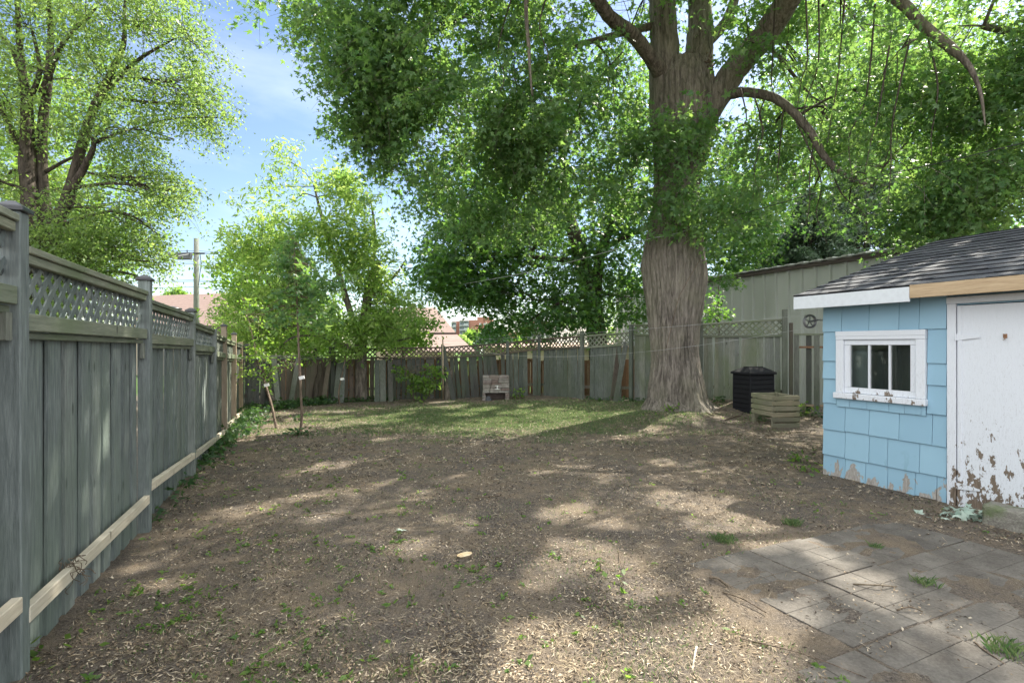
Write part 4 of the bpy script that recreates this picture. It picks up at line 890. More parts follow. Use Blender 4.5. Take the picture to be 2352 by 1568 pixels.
for (u, v, Y, r) in [(660, 380, 15.4, .5), (700, 460, 15.3, .6), (610, 490, 15.1, .5), (780, 450, 15.5, .55), (740, 560, 15.2, .6), (640, 580, 15, .6), (850, 560, 15.6, .5), (560, 640, 14.9, .5), (820, 670, 15.4, .5), (690, 680, 14.9, .5), (910, 640, 15.7, .4), (600, 730, 14.8, .5)]: gap(P(u, v, Y), r, 1.8)
for (u, v, Y, r) in [(770, 110, 10.6, .35), (850, 230, 10.6, .35), (800, 300, 10.8, .3), (960, 160, 10, .4), (1060, 250, 10.2, .4), (1180, 90, 9.8, .4), (1150, 330, 10.6, .35), (1250, 220, 10.3, .4), (1320, 330, 10.8, .3), (1010, 400, 11.3, .35), (1060, 40, 9.6, .4), (1400, 240, 12, .3), (1560, 300, 10.9, .25), (1500, 370, 10.9, .22), (1620, 380, 10.8, .25), (1660, 520, 11.2, .2), (2240, 240, 9.2, .35), (2220, 420, 9.7, .35), (2300, 350, 9.4, .3), (2180, 80, 9.0, .35), (2320, 480, 9.8, .3), (1200, 470, 11.8, .3), (1100, 600, 16.8, .5), (1020, 520, 17.2, .4), (1250, 600, 17, .5), (1180, 700, 17, .4), (1480, 600, 18, .4)]: gap(P(u, v, Y), r, 1.5)
GAPS = np.array(GAPS)
def lit_keep(p, extra=1.0, soft=None):
    keep = np.ones(len(p), bool)
    for i in range(0, len(p), 40000):
        q = p[i:i + 40000]; k = np.ones(len(q), bool)
        for g in GAPS:
            v = q - g[:3]; t = v @ S; d2 = (v * v).sum(1) - t * t
            wv = 1 + .22 * np.sin(q[:, 0] * 9 + q[:, 2] * 7) 
            k &= ~((d2 < (g[3] * 1.05 * wv + (.075 if g[4] < 1 else .05)) ** 2 * extra) & (t > g[4]))
        keep[i:i + 40000] = k
    return keep
# ------------------------------------------------------------------ foliage
def tmaple():
    an = [-125, -62, 0, 62, 125]; tr = [.42, .78, 1.0, .78, .42]; v = [(0, 0, 0)]; 
    ns = [-168, -92, -30, 30, 92, 168]; nr = [.16, .32, .36, .36, .32, .16]
    pts = []
    for a, r in zip(ns, nr): pts.append((r * math.sin(R(a)), r * math.cos(R(a)), 0.0))
    tips = [(r * math.sin(R(a)), r * math.cos(R(a)), -.12 * r) for a, r in zip(an, tr)]
    V = np.array([(0, -.02, .03)] + pts + tips) * .62 + [0, .32, 0]; Fc = np.array([(0, 1 + i, 7 + i, 2 + i) for i in range(5)]); return V, Fc
def toval(wd=.26): V = np.array([(0, 0, 0), (wd, .42, -.04), (0, 1, -.1), (-wd, .42, -.04)]); return V, np.array([(0, 1, 2, 3)])
T_MAPLE, T_OVAL, T_LANCE, T_NEEDLE = tmaple(), toval(.26), toval(.17), toval(.10)
def unit(a): return a / (np.linalg.norm(a, axis=-1, keepdims=True) + 1e-9)
def leafmesh(name, pts, size, tmpl, rng, rnd, tilt=.9, hang=.3, upv=None):
    n = len(pts); V, Fc = tmpl
    size = size * np.exp(rng.normal(0, .22, n)); nrm = unit(np.stack([rng.normal(0, tilt, n), rng.normal(0, tilt, n), np.abs(rng.normal(.9, .45, n))], 1))
    if upv is not None: nrm = unit(nrm + upv)
    t = rng.normal(0, 1, (n, 3)); t[:, 2] -= hang * 2; t = unit(t - nrm * (t * nrm).sum(1, keepdims=True)); b = np.cross(nrm, t)
    sz = (size * rng.uniform(.65, 1.25, n))[:, None, None]
    W = pts[:, None, :] + sz * (V[None, :, 0:1] * b[:, None, :] + V[None, :, 1:2] * t[:, None, :] + V[None, :, 2:3] * nrm[:, None, :])
    Fa = (Fc[None] + (np.arange(n) * len(V))[:, None, None]).reshape(-1, Fc.shape[1])
    return npmesh(name, W.reshape(-1, 3), Fa, Fc.shape[1], np.repeat(rnd, len(V)))
def noise3(p, s): 
    x, y, z = p[:, 0] * s, p[:, 1] * s, p[:, 2] * s
    return (np.sin(x * 1.9 + 1.5 * np.sin(y * 1.3 + z)) + np.sin(y * 2.1 + 1.4 * np.sin(z * 1.7 + 1)) + np.sin(z * 2.4 + 1.6 * np.sin(x * 1.2 + 2))) / 3
def clusters(blobs, rng, gapthr=-.35, gaps=.9, shell=.38):
    C_ = []; Bi = []
    for bi, b in enumerate(blobs):
        (u, v, Y, ru, rv, rY, n) = b[:7]; c = P(u, v, Y); k = Y / F
        d = unit(rng.normal(0, 1, (n, 3))) * (rng.uniform(0, 1, n) ** shell)[:, None]
        p = c + d * np.array([ru * k, rY, rv * k]); ok = noise3(p, gaps) > gapthr; C_.append(p[ok]); Bi += [bi] * int(ok.sum())
    return np.concatenate(C_), np.array(Bi)
def spread(Cc, rng, per, tw, side, droop, outc=None):
    """leaves along a short drooping twig starting at every cluster point"""
    n = len(Cc); d = rng.normal(0, 1, (n, 3)); d[:, 2] *= .4
    if outc is not None: d = d + 1.6 * unit(Cc - outc)
    d = unit(d); d[:, 2] -= droop; d = unit(d); L_ = tw * rng.uniform(.6, 1.3, n)
    t = rng.uniform(0, 1, (n, per)) ** .8
    p = Cc[:, None] + d[:, None] * (t * L_[:, None])[..., None]; p[..., 2] -= droop * .5 * (t ** 2) * L_[:, None]
    p = p + rng.normal(0, side, p.shape) * np.array([1, 1, .55])
    return p.reshape(-1, 3), d, L_
def twigmesh(name, A, d, L_, r0, droop, rnd=.5):
    n = len(A); B1 = A + d * (L_ * .5)[:, None]; B1[:, 2] -= droop * .12 * L_; B2 = A + d * L_[:, None]; B2[:, 2] -= droop * .5 * L_
    side = unit(np.cross(d, [0, 0, 1.]) + 1e-3); up = np.cross(side, d); V = []
    for q, rr in ((A, r0), (B1, r0 * .7), (B2, r0 * .3)):
        for a in (90, 210, 330): V.append(q + side * math.cos(R(a)) * rr + up * math.sin(R(a)) * rr)
    V = np.stack(V, 1); Fc = np.array([(i, (i + 1) % 3, 3 + (i + 1) % 3, 3 + i) for i in range(3)] + [(3 + i, 3 + (i + 1) % 3, 6 + (i + 1) % 3, 6 + i) for i in range(3)])
    return npmesh(name, V.reshape(-1, 3), (Fc[None] + (np.arange(n) * 9)[:, None, None]).reshape(-1, 4), 4, np.full(n * 9, rnd))
def addobj(name, me, mat, parent):
    og = ORG[parent.name]; n = len(me.vertices); a = np.empty(n * 3, np.float32); me.vertices.foreach_get('co', a); a = a.reshape(-1, 3) - og.astype(np.float32); me.vertices.foreach_set('co', a.ravel()); me.update()
    return link(name, me, mat, parent)
def tree(name, label, cat, base, limbs, blobs, mat, tmpl, size, per, tw=.55, side=.10, droop=.35, seed=1, bark='bark', gapthr=-.35, gaps=.9, hue=.5, group=None, cull=1.0, branches=True, nseg=10, shell=.38, sub=.10, tilt=.9, hang=.3, twr=.004, trunkfn=None, wobble=.06, nodes=None):
    rng = np.random.default_rng(seed); rg = random.Random(seed)
    t = thing(name, label, cat, base, group=group)
    nodesl = []
    mb = MB(seed)
    for lb in limbs:
        pts = spline([P(*q[:3]) if len(q) == 4 else np.array(q[:3]) for q in lb], 6); rr = np.interp(np.linspace(0, len(lb) - 1, len(pts)), range(len(lb)), [q[3] for q in lb])
        w_ = np.cumsum(rng.normal(0, .012, (len(pts), 3)) * rr[:, None] * 3, 0); pts = pts + w_ * (1 if wobble else 0)
        mb.tube(pts, rr, nseg, wobble * 2); nodesl += [(p, r_) for p, r_ in zip(pts, rr) if r_ < .30]
    if limbs: mb.build('trunk', M[bark], t, smooth=True)
    if nodes: nodesl += nodes
    C_, Bi = clusters(blobs, rng, gapthr, gaps, shell)
    cen = np.array([P(b[0], b[1], b[2]) for b in blobs])
    p, d, L_ = spread(C_, rng, per, tw, side, droop, cen[Bi])
    cl = rng.uniform(0, 1, len(C_)); rnd = np.clip(np.repeat(cl, per) * hue + rng.uniform(0, 1, len(p)) * (1 - hue), 0, 1)
    ok = lit_keep(p, cull); ok &= p[:, 2] > G(p[:, 0], p[:, 1]) + .05
    ok &= ~((np.abs(p[:, 0]) < 1.6) & (p[:, 1] < 3) & (p[:, 2] < 3.2))
    p = p[ok]; rnd = rnd[ok]
    addobj('crown', leafmesh('crown', p, size, tmpl, rng, rnd, tilt, hang), M[mat], t)
    if branches and nodesl:
        N = np.array([q[0] for q in nodesl]); mb = MB(seed + 5); kc = lit_keep(C_, .8)
        for bi, b in enumerate(blobs):
            dd = np.linalg.norm(N - cen[bi], axis=1) + 1.5 * np.maximum(0, N[:, 2] - cen[bi][2]); j = int(dd.argmin()); a = N[j]; r0 = min(nodesl[j][1] * .6, .02 + .012 * dd[j])
            mid = (a + cen[bi]) / 2 + rng.normal(0, .08, 3) * dd[j]; mid[2] += .10 * dd[j]; pts = spline([a, mid, cen[bi]], 5)
            mb.tube(pts, np.linspace(r0, r0 * .45, len(pts)), 6, .1)
            idx_ = np.where((Bi == bi) & kc)[0]; idx_ = idx_[rng.uniform(0, 1, len(idx_)) < sub]
            for q in idx_:
                k = rg.randrange(3, len(pts)); e_ = C_[q]; m_ = (pts[k] + e_) / 2 + rng.normal(0, .06, 3) * np.linalg.norm(e_ - pts[k]); 
                mb.tube(spline([pts[k], m_, e_], 3), np.linspace(max(r0 * .35, .008), .004, 7), 4, .1)
        mb.build('branches', M[bark], t, smooth=True)
    kc = lit_keep(C_, .9); sel = kc & (rng.uniform(0, 1, len(C_)) < .55)
    if twr: addobj('twigs', twigmesh('twigs', C_[sel], d[sel], L_[sel], twr, droop), M[bark], t)
    return t
def base(u, v, Y):
    p = P(u, v, Y); p[2] = g1(p[0], p[1]); return p
# --- big maple: furrowed trunk
TB = np.array([3.90, 12.55])
prof = [(960, 1452, 1680), (935, 1474, 1648), (915, 1484, 1628), (880, 1488, 1618), (820, 1494, 1605), (760, 1489, 1606), (700, 1482, 1616), (650, 1476, 1624), (612, 1472, 1624), (588, 1475, 1619), (560, 1481, 1616), (530, 1489, 1613), (490, 1497, 1609), (430, 1502, 1604), (350, 1502, 1630), (280, 1496, 1650), (235, 1492, 1655), (190, 1494, 1640), (150, 1510, 1630)]
BT = thing('big_maple', 'huge old maple with broad furrowed grey trunk left of the black bin', 'tree', (TB[0], TB[1], g1(*TB)))
nr_, ns_ = 150, 200
pv_ = np.array([q[0] for q in prof][::-1], float); pl = np.array([q[1] for q in prof][::-1], float); pr = np.array([q[2] for q in prof][::-1], float)
V = []; rgn = np.random.default_rng(4); th = np.linspace(0, 2 * math.pi, ns_, endpoint=False)
ridph = rgn.uniform(0, 6.28, 40)
YT = 12.4
for i in range(nr_):
    v = 975 + (150 - 975) * i / (nr_ - 1); ul = np.interp(v, pv_, pl); ur = np.interp(v, pv_, pr); 
    cx_ = ((ul + ur) / 2 - U0) / F * YT; rad_ = (ur - ul) / 2 / F * YT * .965; z = zv(v, YT)
    hb = max(0, (z - g1(TB[0], TB[1])));
    r_ = rad_ * (1 + 0 * th)
    fl = .8 * math.exp(-max(0, z + .10) / .26)
    r_ = r_ * (1 + fl * (.22 * np.maximum(0, np.sin(th * 5 + 1.0)) + .16 * np.maximum(0, np.sin(th * 7 + 4)) - .05))
    r_ = r_ + .012 * np.sin(th * 9 + z * .8 + 2 * np.sin(z * 1.1)) + .018 * np.sin(th * 4 + z * .5)
    q = th * 34 + 2.2 * np.sin(z * 1.3 + th * 2) + 1.2 * np.sin(z * 3.7 + th * 5); rid = 1 - np.abs(np.sin(q / 2 * 1.0)) 
    q2 = th * 53 + 3 * np.sin(z * 2.1 + th * 3); rid2 = np.abs(np.sin(q2 / 2))
    br = .5 + .5 * np.sin(z * 11 + np.floor(q / (2 * math.pi)) * 2.4)
    r_ = r_ - .045 * rid ** 2.5 - .022 * (1 - rid2) ** 2 - .018 * br * (rid2)
    r_ = r_ + rgn.normal(0, .0022, ns_)
    V.append(np.stack([cx_ + r_ * np.cos(th), YT + .0 + r_ * np.sin(th) * .92, np.full(ns_, z)], 1))
V = np.concatenate(V); idx = np.arange(nr_ * ns_).reshape(nr_, ns_); Fq = np.stack([idx[:-1], np.roll(idx[:-1], -1, 1), np.roll(idx[1:], -1, 1), idx[1:]], -1).reshape(-1, 4)
addobj('trunk', npmesh('trunk', V, Fq, 4, np.full(len(V), .5), smooth=True), M['bark_big'], BT)
limbs = [
 [(1530, 300, 12.4, .42), (1526, 200, 12.35, .38), (1524, 100, 12.3, .35), (1522, 0, 12.2, .32), (1515, -150, 12.0, .27), (1500, -350, 11.8, .18), (1470, -550, 11.4, .08)],
 [(1590, 300, 12.5, .45), (1606, 150, 12.6, .36), (1612, 60, 12.7, .32), (1610, -60, 12.9, .27), (1625, -250, 13.1, .2), (1640, -450, 13.4, .1)],
 [(1575, 330, 12.3, .40), (1640, 235, 12.1, .33), (1690, 160, 11.8, .30), (1750, 90, 11.3, .29), (1810, 0, 10.7, .26), (1900, -140, 9.9, .2), (2000, -300, 9.0, .12), (2080, -430, 8.2, .06)],
 [(1522, 175, 12.2, .22), (1485, 120, 11.8, .17), (1445, 75, 11.4, .155), (1405, 45, 11.0, .15), (1372, 0, 10.6, .135), (1300, -100, 9.8, .11), (1190, -230, 8.8, .08), (1080, -330, 8.0, .04)],
 [(1560, 150, 12.6, .18), (1660, 60, 12.9, .13), (1700, -30, 13.2, .12), (1760, -150, 13.5, .09), (1850, -300, 13.8, .05)],
 [(1680, 215, 11.9, .13), (1720, 213, 11.6, .11), (1775, 225, 11.3, .10), (1820, 255, 11.0, .09), (1868, 310, 10.8, .085), (1900, 365, 10.7, .07), (1952, 410, 10.5, .05), (2010, 430, 10.3, .02)],
 [(1810, 0, 10.7, .13), (1930, -60, 10.2, .12), (2060, 0, 9.6, .10), (2120, 60, 9.3, .095), (2180, 110, 9.0, .085), (2222, 150, 8.8, .05), (2250, 210, 8.7, .03), (2262, 290, 8.6, .01)],
 [(1522, 0, 12.2, .12), (1400, -80, 12.0, .09), (1250, -60, 11.8, .06), (1100, 20, 11.6, .05), (980, 80, 11.4, .03), (880, 95, 11.2, .015)],
 [(1500, 60, 12.2, .10), (1380, 90, 12.2, .07), (1262, 130, 12.2, .055), (1180, 230, 12.1, .04), (1110, 330, 12, .015)],
 [(1300, -100, 9.8, .06), (1215, -30, 9.7, .045), (1215, 120, 9.6, .035), (1222, 220, 9.6, .012)],
]
mb = MB(77); nodes = []
mbt = MB(76)
for li, lb in enumerate(limbs):
    pts = spline([P(*q[:3]) for q in lb], 7); rr = np.interp(np.linspace(0, len(lb) - 1, len(pts)), range(len(lb)), [q[3] for q in lb]) * 1.0
    pts = pts + np.cumsum(rgn.normal(0, .02, pts.shape) * rr[:, None], 0); (mb if li < 3 else mbt).tube(pts, rr * .93, 18, .10); nodes += [(p, r_) for p, r_ in zip(pts, rr) if r_ < .3]
mb.build('limb', M['bark_big'], BT, smooth=True); mbt.build('limb', M['bark'], BT, smooth=True)
mb = MB(78); kp = P(1630, 150, 11.95)
for k in range(26): a = rgn.uniform(0, 6.28); q = kp + rgn.normal(0, 1, 3) * [.09, .05, .13]; mb.tube([q, q + rgn.normal(0, .05, 3)], [.022, .008], 5, .5)
mb.build('burl', M['bark_brown'], BT)
blobs = [ # u v Y ru rv rY n
 (820, 60, 11.0, 100, 70, 1.0, 250), (860, 190, 11.2, 100, 80, 1.2, 300), (880, 290, 11.4, 110, 70, 1.2, 330), (820, 290, 11.3, 55, 40, .8, 90), (790, 180, 11.2, 45, 35, .6, 60), (770, 100, 11, 50, 36, .6, 70),
 (920, 130, 11.0, 130, 120, 1.5, 460), (1050, 60, 10.8, 170, 110, 1.8, 580), (1000, 260, 11.2, 140, 110, 1.5, 470), (1180, 160, 11.2, 160, 140, 1.6, 560), (1150, 340, 11.6, 140, 110, 1.3, 480), (1020, 410, 12.0, 110, 80, 1.2, 300), (1000, 350, 11.8, 70, 55, 1.0, 180),
 (1300, 300, 11.5, 130, 120, 1.2, 430), (1330, 120, 11.8, 120, 130, 1.4, 360), (1190, 460, 12.4, 110, 60, .8, 170), (1350, 430, 12.4, 90, 60, .8, 120), (1060, 480, 12.6, 70, 40, .6, 90), (750, 140, 11.0, 50, 16, .4, 34), (730, 50, 11.0, 45, 14, .4, 30), (790, 250, 11.2, 45, 14, .4, 32), (810, 335, 11.4, 50, 14, .4, 34), (850, 370, 11.6, 60, 14, .4, 36), (640, -10, 10.8, 50, 12, .6, 24),
 (1390, 230, 12.6, 80, 100, 1.0, 150), (1450, 60, 13.2, 120, 120, 1.2, 240), (1420, 380, 12.6, 70, 60, .7, 100),
 # sprays hanging in front of the trunk
 (1585, 300, 11.3, 55, 80, .45, 120), (1530, 370, 11.3, 75, 50, .45, 100), (1640, 330, 11.2, 80, 70, .5, 130), (1560, 205, 11.3, 40, 50, .3, 60), (1480, 330, 11.4, 50, 35, .4, 60), (1600, 420, 11.4, 60, 60, .4, 120), (1580, 470, 11.3, 40, 30, .25, 30), (1660, 480, 11.5, 60, 60, .4, 90), (1680, 580, 11.6, 40, 30, .3, 35), (1700, 400, 11.3, 60, 60, .4, 90), (1450, 455, 11.4, 60, 22, .3, 45),
 (1640, 250, 11.2, 60, 40, .4, 55), (1760, 30, 11.8, 80, 60, .5, 70), (1710, 110, 10.9, 40, 30, .4, 40), (1800, 290, 11.8, 80, 50, .5, 60), (1760, 330, 11.8, 60, 40, .5, 60),
 # right side, thin and drooping
 (1830, 150, 11.8, 90, 150, 1.0, 110), (1930, 60, 11.3, 130, 120, 1.2, 160), (1900, 250, 11.7, 100, 110, 1.0, 120), (1980, 200, 11.3, 110, 160, 1.2, 190), (2060, 120, 9.4, 120, 140, 1.2, 180), (2080, 330, 9.8, 110, 120, 1.0, 170), (1990, 400, 11.5, 120, 80, .9, 140), (1870, 430, 11.9, 110, 40, .8, 40), (1950, 470, 11.7, 90, 40, .6, 36),
 (1930, 250, 15.4, 110, 110, 1.5, 200), (2050, 160, 15.8, 120, 120, 1.5, 170), (1900, 90, 15.0, 110, 80, 1.5, 130), (1960, 350, 15.0, 70, 50, 1.0, 60),
 # the part of the crown above the frame
 (900, -170, 10.5, 260, 140, 2.4, 600), (1250, -200, 11, 260, 180, 2.6, 470), (1600, -250, 11.5, 300, 200, 2.8, 620), (1950, -200, 10.5, 260, 200, 2.4, 370), (1400, -480, 11.5, 350, 200, 2.8, 300), (1800, -520, 11, 350, 220, 2.8, 280),
 (1100, -600, 8.5, 400, 260, 2.2, 800), (1600, -700, 8.0, 450, 300, 2.2, 1000), (2100, -500, 7.6, 350, 260, 2.0, 400), (700, -400, 9.0, 300, 180, 2.0, 350)]
rng = np.random.default_rng(21); C_, Bi = clusters(blobs, rng, -.16, 1.25, .55); cen = np.array([P(b[0], b[1], b[2]) for b in blobs]); per = 16
# extra leaf clumps added above the frame to keep stray sun off the yard
q = np.column_stack([rng.uniform(-5.2, 4.2, 1500), rng.uniform(1.2, 9.5, 1500), np.zeros(1500)]); q = q + S * (rng.uniform(8.0, 11.5, 1500) / S[2])[:, None]
vv = V0 - F * (q[:, 2] - CAMH) / q[:, 1]; q = q[vv < -40][:850]; C_ = np.concatenate([C_, q]); Bi = np.concatenate([Bi, np.linalg.norm(q[:, None] - cen[None], axis=2).argmin(1)])
p, d, L_ = spread(C_, rng, per, .80, .10, .35, cen[Bi]); cl = rng.uniform(0, 1, len(C_)); rnd = np.clip(np.repeat(cl, per) * .5 + rng.uniform(0, 1, len(p)) * .5, 0, 1)
ok = lit_keep(p, 1.0); p = p[ok]; rnd = rnd[ok]
addobj('crown', leafmesh('crown', p, .15, T_MAPLE, rng, rnd, .9, .45), M['leaf_maple'], BT)
kc = lit_keep(C_, .9); sel = kc & (rng.uniform(0, 1, len(C_)) < .6); addobj('twigs', twigmesh('twigs', C_[sel], d[sel], L_[sel], .005, .45), M['bark'], BT)
mb = MB(79); N = np.array([q[0] for q in nodes]); rg = random.Random(7)
for bi, b in enumerate(blobs):
    dd = np.linalg.norm(N - cen[bi], axis=1) + 1.2 * np.maximum(0, cen[bi][2] - N[:, 2]) * 0; j = int(dd.argmin()); a = N[j]; r0 = min(nodes[j][1] * .7, .018 + .009 * dd[j]); mid = (a + cen[bi]) / 2 + rng.normal(0, .06, 3) * dd[j]; mid[2] += .12 * dd[j]; pts = spline([a, mid, cen[bi]], 5)
    if 1400 < b[0] < 1790 and 180 < b[1] < 620 and dd[j] > 1.0: continue
    mb.tube(pts, np.linspace(r0, r0 * .45, len(pts)), 6, .1); ii = np.where((Bi == bi) & kc)[0]; ii = ii[rng.uniform(0, 1, len(ii)) < .10]
    for q in ii:
        k = rg.randrange(3, len(pts)); e_ = C_[q]; m_ = (pts[k] + e_) / 2 + rng.normal(0, .06, 3) * np.linalg.norm(e_ - pts[k]); m_[2] += .05; mb.tube(spline([pts[k], m_, e_], 3), np.linspace(max(r0 * .35, .009), .004, 7), 4, .1)
# long drooping twigs on the right
for (u0, v0, Y, u1, v1) in [(1730, 215, 11.2, 1735, 420), (1760, 220, 11, 1745, 330), (1800, 240, 11, 1812, 440), (1850, -20, 10, 1830, 260), (1880, 0, 10, 1855, 330), (1700, 200, 11.4, 1690, 330), (1940, 0, 9.8, 1900, 330), (2010, 10, 9.6, 1960, 420), (2050, 60, 9.4, 1985, 400), (2090, 90, 9.2, 2040, 470), (1820, 260, 10.9, 1900, 560), (1870, 320, 10.8, 1850, 520), (2130, 80, 9.2, 2140, 360), (1900, 360, 10.7, 1990, 540), (1780, 0, 10.6, 1790, 240), (1260, -20, 9.8, 1256, 150), (1180, -20, 9.8, 1150, 210), (1430, 120, 11.6, 1290, 330)]:
    a, e_ = P(u0, v0, Y), P(u1, v1, Y - .3); m_ = (a + e_) / 2 + rng.normal(0, .12, 3); m2 = (a * .25 + e_ * .75) + rng.normal(0, .1, 3); mb.tube(spline([a, m_, m2, e_], 5), np.linspace(.018, .005, 16), 5, .15)
mb.build('branches', M['bark_dark'], BT, smooth=True)
tag(cable('hanging_vine', [P(1612, 590, 11.6), P(1560, 680, 11.45), P(1530, 800, 11.5)], .008, M['bark_brown'], 'thin dead vine running down the front of the big furrowed trunk', -.02, cat='vine'))
# --- second maple behind the fence
tree('dark_maple', 'dense dark green maple behind the back fence, left of the huge furrowed trunk', 'tree', base(1372, 860, 19), [
 [(1376, 860, 19, .38), (1372, 740, 19, .33), (1352, 640, 19, .29), (1325, 540, 18.9, .25), (1302, 470, 18.8, .22), (1300, 400, 18.8, .16), (1290, 300, 18.7, .09)],
 [(1368, 680, 19, .22), (1385, 570, 19.2, .17), (1420, 500, 19.5, .14), (1450, 430, 19.8, .08)],
 [(1310, 480, 18.8, .14), (1240, 420, 18.5, .10), (1150, 380, 18.2, .06)], [(1330, 600, 18.9, .12), (1200, 590, 18.4, .06), (1080, 600, 18, .03)], [(1385, 570, 19.2, .12), (1500, 520, 19.6, .08), (1650, 500, 20, .04)]],
 [(1095, 470, 18.2, 105, 90, 2.0, 440), (1035, 560, 18, 60, 50, 1.4, 150), (1100, 590, 18, 130, 80, 1.8, 480), (1020, 630, 17.8, 60, 30, 1.2, 100), (1100, 662, 17.8, 90, 30, 1.2, 160), (1230, 560, 18.2, 150, 110, 2.0, 560), (1240, 690, 18, 130, 55, 1.5, 280), (1200, 745, 17.8, 60, 22, 1, 60), (1180, 400, 18.6, 150, 120, 2.2, 540), (1350, 380, 19, 150, 140, 2.4, 560), (1330, 240, 19, 160, 120, 2.4, 420),
  (1400, 560, 19.4, 110, 120, 2.0, 340), (1450, 690, 19.6, 80, 60, 1.5, 150), (1480, 420, 19.8, 120, 150, 2.2, 420), (1480, 250, 20, 120, 120, 2.2, 280), (1640, 480, 20, 120, 120, 2.0, 300), (1700, 400, 20.4, 90, 90, 1.6, 160), (1690, 555, 20.5, 90, 60, 1.4, 240), (1740, 500, 19.5, 60, 60, 1.2, 110), (1620, 300, 20.5, 120, 120, 2, 200), (1130, 300, 18.6, 120, 90, 2.0, 300), (1200, 480, 18.8, 160, 60, 1.6, 330), (1060, 420, 18.6, 80, 50, 1.4, 150), (1350, 520, 19.4, 100, 60, 1.4, 150), (1330, 730, 18.4, 50, 30, 1, 60), (1115, 770, 17.8, 14, 22, .4, 12)],
 'leaf_maple_dark', T_MAPLE, .19, 14, tw=.75, side=.16, droop=.35, seed=31, bark='bark_dark', gapthr=-.75, sub=.05, twr=.006)
# --- box elder in the back left
tree('box_elder', 'bright yellow-green box elder with bare broken limb growing at the back fence left of centre', 'tree', base(830, 918, 15.6), [
 [(832, 925, 15.7, .21), (829, 860, 15.7, .18), (828, 800, 15.7, .17), (838, 730, 15.7, .15), (846, 670, 15.7, .13), (862, 615, 15.7, .10), (874, 596, 15.7, .08)],
 [(829, 800, 15.7, .10), (800, 700, 15.6, .09), (770, 600, 15.5, .07), (740, 500, 15.4, .05), (720, 420, 15.3, .02)],
 [(838, 740, 15.7, .07), (860, 560, 15.8, .05), (850, 460, 15.9, .02)], [(828, 810, 15.6, .08), (720, 760, 15.3, .06), (640, 690, 15, .05), (590, 600, 14.8, .02)], [(846, 660, 15.7, .06), (900, 640, 15.8, .04), (930, 600, 15.9, .02)]],
 [(662, 370, 15.4, 20, 38, .3, 26), (650, 430, 15.4, 40, 30, .4, 50), (690, 450, 15.4, 70, 40, .8, 120), (600, 480, 15.2, 55, 30, .6, 60), (770, 450, 15.6, 60, 50, .8, 100), (800, 400, 15.6, 22, 22, .3, 16), (740, 540, 15.4, 100, 60, 1.0, 260), (640, 560, 15.2, 100, 60, 1.0, 230), (840, 540, 15.7, 70, 60, .9, 150), (850, 480, 15.8, 25, 30, .5, 22), (560, 640, 15, 70, 50, .9, 150), (660, 660, 15, 110, 60, 1.1, 280), (790, 650, 15.5, 80, 60, .9, 170), (900, 620, 15.8, 50, 35, .6, 60), (570, 720, 14.8, 70, 45, .8, 130), (680, 750, 15, 90, 45, 1.0, 190), (910, 700, 15.9, 50, 40, .6, 60), (780, 750, 15.3, 80, 36, .8, 70), (890, 770, 15.7, 70, 22, .7, 45), (945, 775, 15.8, 30, 20, .5, 18), (850, 600, 15.3, 70, 60, .8, 190), (790, 490, 15.3, 70, 60, .8, 190), (760, 420, 15.3, 40, 30, .5, 50), (880, 680, 15.2, 60, 60, .6, 110), (740, 640, 14.9, 110, 70, .8, 120), (830, 700, 15.2, 70, 50, .6, 110), (890, 750, 15.2, 60, 40, .6, 90), (930, 660, 15.6, 30, 30, .5, 30), (560, 560, 14.9, 35, 25, .5, 30), (550, 790, 14.6, 30, 20, .4, 18), (640, 800, 14.8, 70, 18, .4, 30)],
 'leaf_elder', T_LANCE, .15, 20, tw=.55, side=.14, droop=.15, seed=41, bark='bark', gapthr=-.12, gaps=1.3, sub=.14)
# shrubs behind the fence there
tree('shrub', 'dense green shrub filling the gap behind the plain board fence left of the box elder', 'shrub', base(620, 860, 17.5), [[(640, 860, 17.5, .08), (650, 760, 17.5, .05), (640, 700, 17.4, .02)], [(700, 860, 17.6, .08), (690, 800, 17.6, .06), (660, 760, 17.6, .03), (640, 730, 17.5, .02)], [(700, 850, 17.6, .06), (720, 780, 17.6, .04), (735, 740, 17.6, .02)]],
 [(600, 700, 17.4, 90, 60, 1.0, 180), (560, 620, 17.2, 50, 40, .8, 80), (700, 720, 17.6, 80, 60, 1.0, 170), (640, 770, 17.4, 100, 30, .8, 90), (780, 780, 17.6, 60, 30, .7, 70)], 'leaf_bright', T_OVAL, .14, 20, tw=.5, side=.15, seed=43, bark='bark_dark')
tree('shrub', 'pale green shrub behind the lattice between the box elder and the clothesline pole', 'shrub', base(930, 860, 18), [[(930, 860, 18, .06), (925, 790, 18, .04), (940, 740, 18, .02)]],
 [(900, 745, 18, 60, 32, .8, 90), (950, 755, 18, 40, 30, .7, 60), (920, 785, 17.9, 60, 12, .6, 30)], 'leaf_bright', T_OVAL, .13, 20, tw=.5, side=.14, seed=44, bark='bark_dark')
